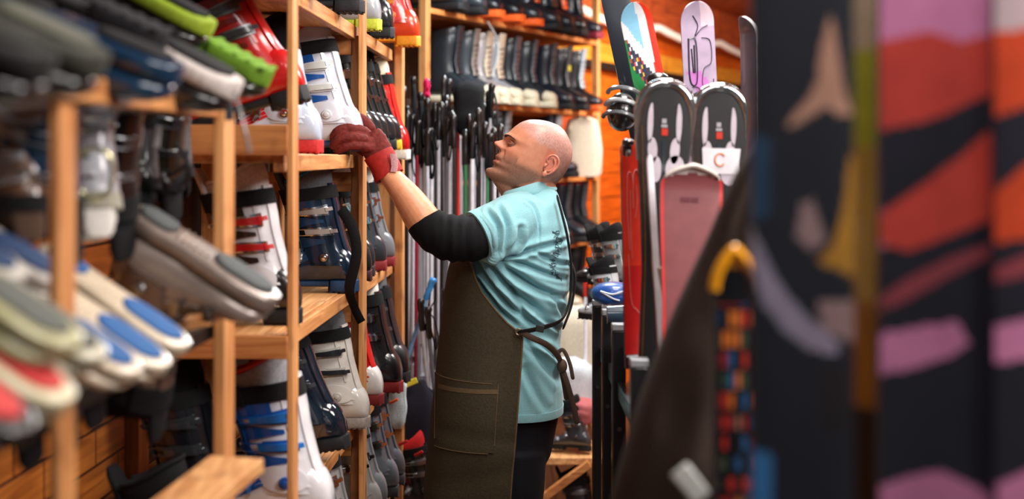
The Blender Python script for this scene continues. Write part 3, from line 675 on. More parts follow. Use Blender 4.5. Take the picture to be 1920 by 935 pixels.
# skin tone per vertex: tanned face, paler greyer shaved scalp, short grey stubble, painted nostril shade
ca = bo.data.color_attributes.new('tone', 'FLOAT_COLOR', 'POINT')
HMi = HM.inverted(); off = WLOC[man]
tan = Vector(rgb(214, 148, 118)[:3]); arm_c = Vector(rgb(222, 156, 116)[:3]); scalp = Vector(rgb(206, 158, 146)[:3]); stub = Vector(rgb(112, 88, 76)[:3]); lip = Vector(rgb(170, 96, 84)[:3]); earc = Vector(rgb(214, 130, 108)[:3]); hairc = Vector(rgb(150, 122, 108)[:3])
def ss(a, b, x): t = min(1, max(0, (x - a) / (b - a))); return t * t * (3 - 2 * t)
for i, v in enumerate(bo.data.vertices):
    w = v.co + off
    q = HMi @ w; f, y, u = q.x / k_, q.y / k_, q.z / k_
    if -90 < f < 80 and abs(y) < 60 and -30 < u < 150 and w.z > M0(0, 372).z:
        c = tan.copy(); nz = noise.noise(w * 300) * .5 + .5; n2 = noise.noise(w * 60)
        hl = u - (88 + .35 * max(0, f)) + 4 * n2         # shaved hair line
        hl = max(hl, (-12 - f) * 1.0 - 22 + 4 * n2 if u > 40 else -50)
        c = c.lerp(scalp, ss(-4, 12, hl))
        # stubble round nape and over the ear
        c = c.lerp(hairc, .55 * ss(-45, -62, f) * ss(85, 55, u) * ss(15, 30, u))
        j = ss(46, 34, u + abs(y) * -.25 + (8 if f < 20 else 0)) * ss(-42, -22, f)
        if abs(y) < 12: j *= ss(49, 44, u)
        if gau(u - 32, 4.5) > .6 and abs(y) < 15 and f > 40: j *= .15; c = c.lerp(lip, .8 * ss(15, 11, abs(y)))
        c = c.lerp(stub, (.52 + .40 * nz) * j)
        if abs(y) > 44 and -56 < f < -20 and 42 < u < 90: c = c.lerp(earc, .7)
        c = c.lerp(lip, .35 * gau(u - 57, 5) * gau(y, 9) * (1 if f > 55 else 0))   # ruddy nose
        c = c.lerp(earc, .30 * gau(u - 54, 10) * ss(15, 40, f) * (1 if abs(y) > 14 else 0))
        c = c.lerp(Vector((.02, .008, .006)), .9 * gau(u - 51.8, 1.8) * gau(abs(y) - 6.5, 2.6) * (1 if f > 50 else 0))  # nostril shade painted dark into the vertex colour
        c = c * (1 - .25 * (noise.noise(w * 900) > .15) * ss(-4, 12, hl))
    else: c = arm_c
    ca.data[i].color = (c.x, c.y, c.z, 1)
# ears, eyes, lids, brows
for s in (1, -1):
    def EP(x, z, o=0): return HP(-35 + x, s * (45.5 + o), 63 + z)
    b = NB(); ell(b, EP(-2, 2, 0), (.019, .0030, .028), HM.to_euler())
    rim = smooth_pts([EP(5, -3, 0), EP(3, 3, 2), EP(8, 8, 2.5), EP(7, 16, 4), EP(0, 21, 6), EP(-8, 19, 8), EP(-13.5, 11, 9), EP(-14, 2, 9), EP(-11, -7, 7.5), EP(-7, -13, 5), EP(-3, -17, 3)], 6)
    tube(b, rim, [.0026 + .0012 * math.sin(PI * i / len(rim)) for i in range(len(rim))], 10, ends=True)
    tube(b, smooth_pts([EP(-3, 15, 4), EP(-8, 9, 6), EP(-9, 1, 6.5), EP(-7, -6, 6), EP(-2, -10, 4.5)], 5), .0030, 8, ends=True)
    ell(b, EP(0, -17, 2), (.0085, .0042, .0095), HM.to_euler()); ell(b, EP(6.5, -3, 2.5), (.0042, .0040, .0068), HM.to_euler())
    ell(b, EP(-11, 4, 3.5), (.006, .0055, .026), HM.to_euler())
    obj('ear', remesh(b, .0014, 3, .5), plain('ear_skin', rgb(212, 134, 112), .45, 0, 0, .1, .2, 200, .5, .12), man)
EYEW = plain('eye_white_shaded', rgb(140, 124, 116), .2, 0, .5, .03)  # darkened: shadow under the brow put into the eye colour
IRIS = plain('iris_dark', rgb(40, 26, 18), .15, 0, .8, .05)
BROW = plain('brow_hair', rgb(58, 40, 32), .8, 0, 0, .3, .4, 300)
for s in (1, -1):
    c = HP(38.6, s * 19, 70.5)
    b = NB(); ell(b, c, (.0112,) * 3); e = obj('eye', b, EYEW, man)
    b = NB(); ell(b, c + (HM.to_3x3() @ Vector((.0072, 0, .0004))), (.0064, .0064, .0064)); obj('iris', b, IRIS, e)
    b = NB()
    for z0, r in ((2.2, .0034), (-2.8, .0028)):
        pts = [HP(38.6 + 7.6 * math.cos(t) - .2, s * 19 + 7.6 * math.sin(t) * 1.05, 70.5 + z0 * math.cos(t * .9)) for t in [lerp(-1.35, 1.35, i / 10) for i in range(11)]]
        tube(b, pts, [r * (.6 + .4 * math.sin(PI * i / 10)) for i in range(11)], 8, ends=True)
    b = remesh(b, .0012, 2); o = obj('eyelid', b, plain('lid_skin', rgb(160, 100, 78), .5, 0, 0, .1, .2, 300), man)
    b = NB(); random.seed(3)
    for i in range(300):
        t = random.random(); yy = lerp(6, 32, t); zz = 77.6 + 3.4 * math.sin(t * 2.4) - 3.5 * max(0, t - .6) + random.uniform(-1.5, 1.5) * (1.15 - t)
        a = math.asin(min(.97, yy / 50)); h = head_pt(zz, 0); 
        # surface point: search the angle that gives this y
        lo, hi = 0, PI / 2
        for _ in range(14):
            mid = (lo + hi) / 2
            if head_pt(zz, mid).y / k_ < yy: lo = mid
            else: hi = mid
        p = head_pt(zz, lo); p.y *= s
        p = HM @ (p + Vector((.0008, 0, 0))); d = HM.to_3x3() @ Vector((-.002 - .003 * t, s * .0058, .0022 * (1 - 1.6 * t)))
        tube(b, [p, p + d * .5 + HM.to_3x3() @ Vector((.0012, 0, 0)), p + d], [.0009, .0009, .0003], 4)
    obj('eyebrow', b, BROW, man)

# ---- shirt
SHIRT = plain('shirt_cotton', rgb(134, 186, 195), .85, 0, 0, .07, .35, 260, .2, sheen=.2)
def sect(xl, xr, hw, py, n=40, e=2.3, cy=0):
    py = CY + (py - CY) * lerp(1, .957, ss(380, 480, py))
    a, b = M0(xl, py), M0(xr, py); c = (a + b) / 2; h = (b - a).length / 2
    return [c + Vector((h * q[0], cy + hw * q[1], 0)) for q in se(1, 1, e, n)]
TS = [(352, 988, 1040, .070), (364, 972, 1047, .095), (378, 950, 1051, .135), (395, 930, 1056, .170), (420, 908, 1063, .195), (455, 893, 1068, .200), (500, 884, 1070, .195), (545, 876, 1067, .185), (590, 868, 1060, .178), (630, 862, 1053, .176), (665, 860, 1050, .180), (700, 860, 1052, .186), (740, 862, 1054, .190), (785, 866, 1056, .192), (790, 868, 1055, .190)]
b = NB(); loft(b, [sect(xl, xr, hw, py) for py, xl, xr, hw in TS])
sl = [(P(985, 408, 3.96), .085), (P(960, 416, 3.90), .087), (P(930, 430, 3.86), .083), (P(905, 441, 3.835), .081), (P(898, 444, 3.83), .080)]
tube(b, [p for p, r in sl], [r for p, r in sl], 28)
sl2 = [(M0(1000, 392, .12), .085), (M0(995, 425, .175), .085), (M0(992, 470, .20), .080), (M0(990, 500, .215), .074)]
tube(b, [p for p, r in sl2], [r for p, r in sl2], 24)
b = remesh(b, .0055, 6, .6)
bmesh.ops.subdivide_edges(b, edges=[e for e in b.edges if (e.verts[0].co.y + e.verts[1].co.y) / 2 < DM - .02], cuts=1, use_grid_fill=True)
bmesh.ops.recalc_face_normals(b, faces=b.faces); b.normal_update()
# folds: (polyline in the side view, width px, depth m) - valleys dark, ridges between
VAL = [([(900, 500), (925, 535), (960, 575), (1000, 612)], 7, .009), ([(920, 492), (950, 530), (990, 568), (1030, 600)], 8, .011), ([(938, 490), (975, 520), (1020, 548), (1062, 565)], 8, .011),
       ([(936, 486), (975, 492), (1020, 512), (1062, 528)], 6, .008), ([(934, 482), (970, 474), (1010, 462), (1062, 452)], 6, .010), ([(960, 540), (985, 590), (1012, 615)], 6, .007), ([(1000, 470), (1040, 492), (1068, 500)], 5, .006),
       ([(980, 630), (1000, 660), (1030, 700), (1052, 730)], 9, .008), ([(1000, 640), (1025, 660), (1050, 690)], 7, .007), ([(982, 690), (1000, 730), (1020, 770)], 8, .005), ([(1005, 590), (1030, 610), (1052, 628)], 6, .007),
       ([(900, 530), (935, 575), (965, 605)], 7, .008), ([(975, 425), (970, 450), (940, 478)], 6, .006), ([(938, 390), (950, 420), (944, 465)], 6, .007), ([(915, 395), (935, 425), (932, 465)], 5, .006),
       ([(985, 375), (1000, 390), (1008, 425), (1006, 455)], 3, .004), ([(895, 405), (915, 430), (922, 460)], 4, .004), ([(1035, 560), (1052, 590), (1056, 615)], 6, .006)]
VALC = [([Vector((x, y)) for x, y in smooth_pts([Vector((x, y, 0)) for x, y in pl], 5) for z in (0,)] if False else [Vector((q.x, q.y)) for q in smooth_pts([Vector((x, y, 0)) for x, y in pl], 5)], w, d) for pl, w, d in VAL]
def fold(px, py):
    t = 0; p = Vector((px, py))
    for pl, w, d in VALC:
        if not (min(pl[0].x, pl[-1].x) - 30 < px < max(pl[0].x, pl[-1].x) + 30): continue
        best = 1e9; bi = 0
        for i in range(len(pl) - 1):
            a, b_ = pl[i], pl[i + 1]; ab = b_ - a; k = max(0, min(1, (p - a).dot(ab) / ab.length_squared)); dd = (p - a - ab * k).length
            if dd < best: best = dd; bi = (i + k) / (len(pl) - 1)
        if best < w * 4:
            env = math.sin(PI * min(1, max(0, .12 + bi * .86))) ** .6
            t += env * d * 1.7 * (-gau(best, w * .55) + .75 * gau(best - w * 1.5, w * .7))
    return t
def to_px(v): return CX + v.x / v.y * F, CY + (H - v.z) / v.y * F
for v in b.verts:
    n = v.normal
    if v.co.y < DM + .02 and n.y < .5:
        px, py = to_px(Vector((v.co.x, DM if v.co.x > M0(935, 0).x else 3.86, v.co.z))); py = to_px(Vector((0, 3.88, v.co.z)))[1]
        v.co += n * fold(px, py) * min(1, .5 - n.y)
    v.co += n * .0022 * noise.noise(v.co * 14)
so_ = obj('shirt', b, SHIRT, man, sharp=80)
# hem band, sleeve band
b = NB()
for py, g_ in ((777, .003), (788, .004)): pass
loft(b, [[c + Vector(((c.x - M0(960, 0).x) * .012, (c.y - DM) * .012, 0)) for c in sect(tab([(t[0], t[1]) for t in TS], py), tab([(t[0], t[2]) for t in TS], py), tab([(t[0], t[3]) for t in TS], py), py)] for py in (776, 778, 788, 791)])
obj('hem', b, SHIRT, man)
ax = (sl[-1][0] - sl[-2][0]).normalized()
b = NB(); tube(b, [sl[-1][0] - ax * .022, sl[-1][0] - ax * .018, sl[-1][0] + ax * .004, sl[-1][0] + ax * .006], [.0815, .083, .082, .078], 32); obj('sleeve_hem', b, SHIRT, man)
# collar: standing ring, folded over, tilted with the neck
b = NB(); cc = M0(986, 359); rs = []
tl = Matrix.Rotation(R(-13), 4, 'Y')
for h, r in ((-.014, .082), (.006, .076), (.018, .0755), (.021, .078), (.018, .082), (.002, .089), (-.010, .095), (-.013, .093), (.0, .088), (-.014, .084)):
    ring = []
    for i in range(48):
        t = 2*PI*i/48; q = r - .082; ring.append(cc + (tl @ Vector(((.086 + q) * math.cos(t), (.080 + q) * math.sin(t), h * (1 + .25 * math.cos(t)) - .016 * ss(-.75, -1, math.cos(t))))))
    rs.append(ring)
loft(b, rs, False, False); obj('collar', b, SHIRT, man, sharp=70)
# faded dark print on the upper back
# ---- black elbow sleeve
b = NB()
usl = [(P(915, 441, 3.84), .064), (P(897, 444, 3.825), .070), (P(880, 447, 3.81), .072), (P(855, 447, 3.785), .0725), (P(838, 444, 3.775), .073), (P(820, 436, 3.77), .069), (P(806, 426, 3.765), .063), (P(797, 417, 3.76), .0590), (P(794, 413, 3.76), .0575)]
pp = smooth_pts([a[0] for a in usl], 6); rr = [tab([(i * 6, usl[i][1]) for i in range(len(usl))], j) for j in range(len(pp))]
vs = tube(b, pp, rr, 40, flat=.95)
b.normal_update()
for v in b.verts:
    px, py = to_px(v.co); w = noise.noise(Vector((px * .06, (py - px * .3) * .012, 3)))
    v.co += v.normal * (.0050 * w + .0030 * math.sin((px + 6 * noise.noise(v.co * 12)) * .32) * ss(815, 840, px) * ss(905, 880, px))
obj('undersleeve', b, plain('black_jersey', rgb(15, 15, 18), .9, 0, 0, .1, .3, 300, .2), man)
# ---- glove on the reaching hand
GLV = plain('glove_suede', rgb(104, 32, 26), .75, 0, 0, .28, .5, 90, .3)
GLR = plain('glove_cuff_red', rgb(158, 30, 26), .6, 0, 0, .18, .3, 90, .3)
b = NB()
fin = [([(694, 240, 3.82), (682, 226, 3.82), (664, 219, 3.81), (647, 221, 3.80), (638, 231, 3.79)], [.017, .0165, .0155, .0148, .013]),
       ([(690, 254, 3.79), (674, 243, 3.77), (652, 240, 3.755), (634, 246, 3.75), (625, 258, 3.76)], [.018, .0165, .0155, .0145, .0125]),
       ([(692, 266, 3.77), (674, 259, 3.75), (650, 257, 3.735), (633, 263, 3.735), (625, 273, 3.745)], [.018, .0160, .0150, .0140, .012]),
       ([(696, 278, 3.765), (680, 274, 3.75), (658, 273, 3.74), (642, 278, 3.74), (634, 285, 3.75)], [.016, .0145, .0135, .0125, .011]),
       ([(712, 296, 3.83), (700, 290, 3.86), (684, 284, 3.88), (668, 276, 3.88)], [.018, .017, .016, .013])]
for pl, rd in fin:
    q = smooth_pts([P(*c) for c in pl], 4); tube(b, q, [tab([(i * 4, rd[i]) for i in range(len(rd))], j) for j in range(len(q))], 14, ends=True)
# palm / back of the hand
pal = [((690, 252, 3.79), .040, .022), ((700, 268, 3.785), .044, .024), ((710, 286, 3.78), .043, .026), ((719, 304, 3.775), .039, .028), ((726, 318, 3.77), .036, .030)]
rs = []
for (c, a_, t_) in pal:
    c = P(*c); ax = (P(730, 326, 3.77) - P(690, 252, 3.79)).normalized(); sd = ax.cross(Vector((0, 1, 0))).normalized(); up = sd.cross(ax)
    rs.append([c + sd * a_ * q[0] + up * t_ * q[1] for q in se(1, 1, 2.3, 24)])
loft(b, rs)
b = remesh(b, .0028, 4, .5); b.normal_update()
for v in b.verts:
    v.co += v.normal * (.0016 * noise.noise(v.co * 55) + .0010 * noise.noise(v.co * 140))
obj('glove', b, GLV, man)
b = NB(); rs = []
ax = (P(732, 332, 3.77) - P(708, 284, 3.78)).normalized(); sd = ax.cross(Vector((0, 1, 0))).normalized(); up = sd.cross(ax)
for c, a_, t_ in (((709, 288), .0455, .031), ((714, 296), .0455, .033), ((716, 300), .044, .033), ((721, 310), .043, .035), ((723, 313), .0445, .037), ((728, 326), .0455, .039), ((730, 331), .0455, .039), ((729, 329), .041, .035), ((722, 315), .036, .031)):
    cp = P(c[0], c[1], 3.775); rs.append([cp + sd * a_ * q[0] + up * t_ * q[1] for q in se(1, 1, 2.3, 28)])
loft(b, rs, False, False); obj('glove_cuff', b, GLR, man, sharp=60)
b = NB(); loft(b, [[P(x, y, 3.735) + Vector((.010 * q[0], .004 * q[1], 0)) for q in se(1, 1, 4, 12)] for x, y in ((737, 288), (739, 300), (740, 312), (738, 322))]); obj('wrist_tab', b, fab(196, 150, 152), man)

# ---- trousers and shoes (run on below the picture to the floor)
b = NB()
loft(b, [sect(xl, xr, hw, py, e=2.4) for py, xl, xr, hw in ((760, 872, 1048, .175), (800, 872, 1046, .18), (850, 876, 1036, .18), (880, 882, 1030, .17))])
for s in (-1, 1):
    tube(b, smooth_pts([M0(958, 830, s * .085), M0(956, 900, s * .092), M0(958, 1000, s * .10), M0(966, 1120, s * .11), M0(974, 1215, s * .115)], 4), [tab([(0, .112), (4, .106), (8, .088), (12, .076), (16, .070)], i) for i in range(17)], 24)
b = remesh(b, .007, 5); b.normal_update()
for v in b.verts: v.co += v.normal * .004 * noise.noise(v.co * 11)
obj('trousers', b, plain('trouser_cotton', rgb(20, 22, 28), .9, 0, 0, .15, .3, 200, .2), man)
for s in (-1, 1):
    b = NB(); x0 = M0(985, 0).x; rs = []
    for x, zt, hw in ((.06, .07, .030), (.05, .11, .038), (0, .12, .042), (-.06, .105, .045), (-.12, .075, .050), (-.17, .055, .048), (-.205, .040, .030)):
        rs.append([Vector((x0 + x, DM + s * .115 + hw * q[0], .004 + zt / 2 + (zt / 2) * q[1])) for q in se(1, 1, 2.8, 20)])
    loft(b, rs); obj('shoe', b, plain('shoe_leather', rgb(34, 28, 26), .4), man)

# ---- apron
APR = plain('apron_canvas', rgb(63, 56, 42), .9, 0, 0, .16, .5, 170, .2)
SEAM = plain('apron_seam', rgb(96, 80, 58), .9, 0, 0, .1, .3, 170, .2)
AP = [(455, 868, 874, .150), (475, 856, 878, .165), (495, 846, 885, .185), (520, 840, 893, .196), (545, 836, 905, .200), (575, 832, 928, .202), (600, 828, 951, .202), (618, 826, 974, .202), (622, 826, 980, .202), (660, 822, 978, .203), (700, 819, 975, .206), (740, 816, 972, .210), (780, 812, 969, .212), (830, 808, 965, .214), (880, 803, 960, .215), (935, 797, 956, .215), (985, 794, 952, .215), (1040, 792, 950, .214), (1100, 790, 948, .213)]
def apron_fn(py, s, off):       # s 0 = near back edge .. 1 = far back edge
    xf, xe, hw = tab([(t[0], t[1]) for t in AP], py), tab([(t[0], t[2]) for t in AP], py), tab([(t[0], t[3]) for t in AP], py)
    cx_ = 925; kk = .001688
    # near surface is nearer than the mid plane, so columns are corrected for its distance
    def X(px, y): return (px - CX) / F * (DM + y)
    a = (X(cx_, -hw) - X(xf, -hw * .4))
    xe_w = X(xe, -hw)
    t = abs(2 * s - 1); sg = -1 if s < .5 else 1                 # t 1 at the edge, 0 at the middle front
    cxw = X(cx_, -hw)
    if xe_w > cxw:
        flat = xe_w - cxw; arc = a * .9 + hw * .7; tf = arc / (arc + flat)
        if t > tf: x = cxw + flat * (t - tf) / (1 - tf); y = hw; nx, ny = 0, 1
        else:
            th = (1 - t / tf) * PI / 2; x = cxw - a * sgp(math.sin(th), .85); y = hw * sgp(math.cos(th), .85); nx, ny = -math.sin(th), math.cos(th)
    else:
        thm = math.asin(min(1, ((cxw - xe_w) / a) ** (1 / .85))); th = lerp(PI / 2, thm, t)
        x = cxw - a * sgp(math.sin(th), .85); y = hw * sgp(math.cos(th), .85); nx, ny = -math.sin(th), math.cos(th)
    z = H - (py - CY) / F * (DM - hw * .7)
    w = .004 * noise.noise(Vector((x * 9, sg * y * 5, z * 3.2))) + .0035 * math.sin(x * 26 + z * 3) * ss(640, 900, py)
    w -= .004 * gau(py - (815 + (x - cxw) * 60), 9) * ny + .003 * gau(py - (880 - (x - cxw) * 140), 12) * ny
    o = off + w
    return Vector((x + nx * o, DM + sg * (y + ny * o), z))
b = NB(); patch(b, apron_fn, 455, 1100, 0, 1, .004, .003, 110, 90, inner=.0); 
apo = obj('apron', b, APR, man, sharp=60)
def apr(name, p0, p1, s0, s1, off, th, m, ns=6, na=16):
    b = NB(); patch(b, apron_fn, p0, p1, s0, s1, off, th, ns, na, inner=.0); return obj(name, b, m, apo)
# the s value on the near side that shows at a picture column
def s_at(px, py):
    lo, hi = 0.0, .5
    for _ in range(24):
        m_ = (lo + hi) / 2; q, _y = to_px(apron_fn(py, m_, 0))
        if q > px: lo = m_
        else: hi = m_
    return lo
def seam(name, pts, w=.0016, parent=None):
    b = NB(); q = []
    for i in range(len(pts) - 1):
        for k in range(10):
            px, py = lerp(pts[i][0], pts[i+1][0], k / 10), lerp(pts[i][1], pts[i+1][1], k / 10)
            # picture row -> apron row (near side sits a little nearer than its nominal distance)
            q.append(apron_fn(py, s_at(px, py), .010))
    tube(b, q, w, 6); return obj(name, b, SEAM, parent or apo)
def rowfix(py): return py
sA, sB = s_at(932, 760), s_at(824, 760)
pk = apr('pocket', 706, 838, sA, sB, .0065, .0035, APR, 14, 20)
b = NB(); patch(b, apron_fn, 722, 730, sA, sB, .0095, .0015, 2, 20, inner=0); obj('pocket_fold', b, SEAM, pk)
for pts in ([(934, 712), (926, 838)], [(820, 838), (926, 840)], [(822, 706), (820, 838)], [(822, 706), (934, 712)]): seam('stitching', pts)
b = NB(); tube(b, [apron_fn(py, .0, .006) for py in [455 + i * 645 / 80 for i in range(81)]], .0032, 8); obj('edge_binding', b, SEAM, apo)
# eyelet, straps and ties
RING = plain('dull_brass', rgb(150, 140, 120), .35, .9)
ey = P(973, 622, 3.825)
b = NB(); tube(b, [ey + Vector((.009 * math.cos(t), 0, .009 * math.sin(t))) for t in [2*PI*i/16 for i in range(17)]], .0028, 8); obj('eyelet', b, RING, apo)
STRAP = plain('strap_web', rgb(24, 22, 22), .8, 0, 0, .1, .3, 200); TIE = plain('tie_leather', rgb(66, 48, 36), .7, 0, 0, .15, .3, 120)
def ribbon(name, pts, w, m, par, up=Vector((0, 1, 0)), fl=.18):
    b = NB(); tube(b, smooth_pts([P(*p) for p in pts], 6), w, 10, flat=fl, up=up, ends=True); return obj(name, b, m, par)
ribbon('strap', [(1046, 372, 3.93), (1056, 410, 3.90), (1065, 450, 3.90), (1071, 500, 3.93), (1070, 550, 3.93), (1062, 585, 3.90), (1048, 603, 3.86), (1024, 612, 3.83), (1000, 618, 3.82), (978, 622, 3.82)], .0125, STRAP, apo, Vector((1, 0, 0)), .3)
ribbon('strap', [(1070, 490, 3.98), (1078, 520, 4.0), (1072, 570, 4.0), (1058, 610, 3.96)], .014, STRAP, apo, Vector((1, 0, 0)), .3)
ribbon('tie', [(976, 622, 3.82), (1000, 634, 3.82), (1025, 646, 3.84), (1044, 664, 3.88), (1052, 680, 3.92)], .009, TIE, apo, Vector((0, 1, 0)), .25)
b = NB(); ell(b, P(1054, 686, 3.92), (.016, .014, .022)); obj('knot', b, TIE, apo)
ribbon('tie', [(1052, 684, 3.92), (1046, 664, 3.92), (1056, 656, 3.92), (1068, 680, 3.92), (1074, 708, 3.92)], .006, TIE, apo, Vector((0, 1, 0)), .3)
ribbon('tie', [(1054, 690, 3.92), (1064, 720, 3.92), (1074, 756, 3.92), (1082, 790, 3.92)], .0085, TIE, apo, Vector((0, 1, 0)), .25)
ribbon('tie', [(1052, 690, 3.94), (1058, 720, 3.94), (1062, 745, 3.94)], .008, TIE, apo, Vector((0, 1, 0)), .25)
b = NB(); box(b, P(1012, 616, 3.815), (.026, .006, .020), (0, .2, 0)); obj('buckle', b, STRAP, apo, bevel=.002)
# dark script printed down the back of the shirt
from mathutils.bvhtree import BVHTree
tb = NB(); tb.from_mesh(so_.data); bvh = BVHTree.FromBMesh(tb); org = WLOC[so_]
def onshirt(px, py):
    o = Vector((0, 0, H)) - org; d = (P(px, py, 4) - Vector((0, 0, H))).normalized()
    h = bvh.ray_cast(o, d); return (h[0] + org + h[1] * .0012) if h[0] is not None else None
b = NB(); random.seed(5)
for i in range(15):
    y0 = 436 + i * 6.2; x0 = 1042 + 6 * math.sin(i * .5); q = []
    for k in range(9):
        p = onshirt(x0 + random.uniform(-7, 7), y0 + random.uniform(-5, 5))
        if p is not None: q.append(p)
    if len(q) > 3: tube(b, q, .0011, 5)
tb.free(); obj('back_print', b, plain('print_ink', rgb(78, 104, 112), .8), so_)
# ------------------------------------------------------------ rack at the end of the shop
nC = empty('shelving_rack', DW(1.0, .2), 'orange-toned pine rack of dark snowboard boots at the end of the shop', 'shelving rack')
UZ = [2.345, 1.915, 1.527, 1.146, .75]
def dwbox(name, t0, t1, n0, n1, z0, z1, m, par):
    bm = NB(); box(bm, DW((t0 + t1) / 2, (n0 + n1) / 2, (z0 + z1) / 2), (t1 - t0, n1 - n0, z1 - z0), Matrix.Rotation(RD, 3, 'Z'))
    return obj(name, bm, m, par, bevel=.002)
WEND = wood('pine_end_rack', rgb(190, 110, 48), rgb(226, 150, 82), 0); WENDV = wood('pine_end_post', rgb(184, 118, 62), rgb(220, 160, 100), 2)
for t in (0, 2.03):
    dwbox('post', t - .02, t + .02, -.02, .02, 0, 2.8, WENDV, nC); dwbox('post', t - .02, t + .02, -.36, -.32, 0, 2.8, WENDV, nC)
for i, z in enumerate(UZ):
    t0 = 0.02 if i in (0,) else .45
    dwbox('shelf_board', t0, 2.01, -.34, .02, z - .025, z, WEND, nC)
dwbox('back_board', -1.3, 2.05, -.372, -.355, 0, 2.8, WDARK, nC)

def sb_meshes():
    D = {}
    bm = NB(); n = 20; rs = []
    for x, zb, zt, hw in ((-.135, .04, .12, .026), (-.12, .03, .17, .040), (-.07, .028, .19, .046), (-.01, .028, .175, .048), (.05, .028, .125, .050), (.10, .028, .098, .052), (.135, .030, .085, .044), (.152, .036, .068, .024)):
        rs.append([Vector((x, hw * q[0], (zb + zt) / 2 + (zt - zb) / 2 * q[1])) for q in se(1, 1, 2.5, n)])
    loft(bm, rs)
    rs = []
    for z, cx_, a, b_ in ((.10, -.045, .080, .048), (.15, -.055, .074, .050), (.20, -.055, .072, .054), (.26, -.050, .078, .060), (.31, -.046, .084, .064), (.325, -.046, .080, .060)):
        rs.append([Vector((cx_ + a * q[0], b_ * q[1], z + .014 * q[0])) for q in se(1, 1, 2.4, n)])
    loft(bm, rs); D['upper'] = mesh_from(bm, 'upper', 60)
    bm = NB(); rs = []
    for x, hw in ((-.142, .030), (-.12, .043), (-.04, .044), (.04, .050), (.11, .055), (.148, .042), (.160, .022)):
        rs.append([Vector((x, hw * q[0], .018 + .018 * q[1])) for q in se(1, 1, 5, n)])
    loft(bm, rs); D['sole'] = mesh_from(bm, 'sole', 40)
    bm = NB(); rs = []
    for x, zt, hw in ((.085, .096, .050), (.11, .094, .0545), (.138, .084, .045), (.157, .066, .022)):
        rs.append([Vector((x, hw * q[0], .03 + (zt - .03) / 2 * (1 + q[1]))) for q in se(1, 1, 2.5, n)])
    loft(bm, rs); D['toe_cap'] = mesh_from(bm, 'toe_cap', 60)
    bm = NB(); rs = []
    for z, a, b_ in ((.30, .080, .060), (.33, .086, .066), (.348, .084, .064), (.35, .072, .054), (.31, .066, .048)):
        rs.append([Vector((-.045 + a * q[0], b_ * q[1], z + .014 * q[0])) for q in se(1, 1, 2.4, n)])
    loft(bm, rs); D['collar'] = mesh_from(bm, 'collar', 60)
    bm = NB(); rs = []
    for z, x in ((.14, .035), (.20, .022), (.27, .032), (.34, .040), (.37, .046)):
        rs.append([Vector((x + .010 * q[0], .030 * q[1], z)) for q in se(1, 1, 3, 12)])
    loft(bm, rs); D['tongue'] = mesh_from(bm, 'tongue', 60)
    bm = NB()
    for i in range(7):
        z = .13 + i * .026; x = tab([(.13, .046), (.2, .028), (.3, .046)], z)
        tube(bm, [Vector((x - .006, -.03, z)), Vector((x + .006, 0, z + .006)), Vector((x - .006, .03, z + .012))], .0028, 6)
    D['laces'] = mesh_from(bm, 'laces', 60)
    return D
SBM = sb_meshes()
def snow_boot(label, t, n, z, up, so, cap=None, col=None, ton=None, lac=None, yaw=0, s=1.0, group=None, pitch=0):
    r = empty('snowboard_boot', (0, 0, 0), label, 'snowboard boot', group)
    inst('upper', SBM['upper'], up, r); inst('sole', SBM['sole'], so, r)
    if cap: inst('toe_cap', SBM['toe_cap'], cap, r)
    inst('collar', SBM['collar'], col or up, r); inst('tongue', SBM['tongue'], ton or up, r); inst('laces', SBM['laces'], lac or DARKF, r)
    xform(r, DW(t, n, z), RD - PI / 2 + yaw, pitch, 0, s); return r
def t_of(px):   # where on the end rack a picture column falls
    k = (px - CX) / F; return (.41 + 6 * k) / (.454 - .891 * k)
D1, D2, D3, D4 = plas(26, 34, 40, .4, .3), plas(18, 20, 26, .4, .3), plas(50, 58, 64, .4, .3), plas(22, 28, 40, .4, .3)
OS, CS, BS = rub(236, 96, 30), rub(214, 204, 176), rub(24, 24, 26)
top = [(838, D3, BS, None, 'slate boot'), (872, D3, BS, None, 'grey slate boot'), (905, D2, OS, None, 'black boot with orange sole and pale cords'), (945, D2, OS, None, 'black boot with bright orange sole'), (978, D1, OS, None, 'dark green-grey boot with orange sole'), (1014, D1, BS, ORP, 'dark boot with orange tab'), (1046, D1, BS, None, 'dark boot in between two tabbed ones'), (1066, D2, BS, ORP, 'black boot with small orange tab'), (1096, D4, rub(130, 30, 50), None, 'blue-black boot with a red sole')]
for px, u_, s_, c_, lb in top:
    snow_boot(lb + ' on the top board of the end rack', t_of(px), -.06, UZ[0], u_, s_, None, ton=c_, yaw=R(random.uniform(-8, 8)), s=1.12, group='snowboard boots on the top board of the end rack', lac=plas(180, 176, 170) if px == 905 else None)
mid = [(868, D1, CS, None, None, 'dark boot lying back at the open end'), (900, D3, CS, CS, plas(120, 112, 104), 'dark boot with a pale panel and cream toe'), (925, plas(170, 160, 160), CS, CS, CREAM, 'pale-fronted boot with cream toe'), (948, plas(150, 150, 156), CS, CS, CREAM, 'second pale-fronted boot with cream toe'), (978, D1, CS, CS, plas(80, 86, 92), 'glossy dark boot with cream sole'), (1010, D1, CS, CS, plas(80, 86, 92), 'glossy boot with cream sole beside the tagged one'), (1046, D4, BS, None, D3, 'blue-black boot with yellow tag'), (1074, D2, BS, None, D3, 'black boot beside the yellow-tagged one'), (1100, D2, OS, None, plas(150, 164, 176), 'black boot with pale blue stripe by the end post')]
for px, u_, s_, c_, tn, lb in mid:
    snow_boot(lb + ' on second board of end rack', t_of(px), -.06, UZ[1], u_, s_, c_, ton=tn, yaw=R(random.uniform(-6, 6)), s=1.02, group='snowboard boots on the second board of the end rack')
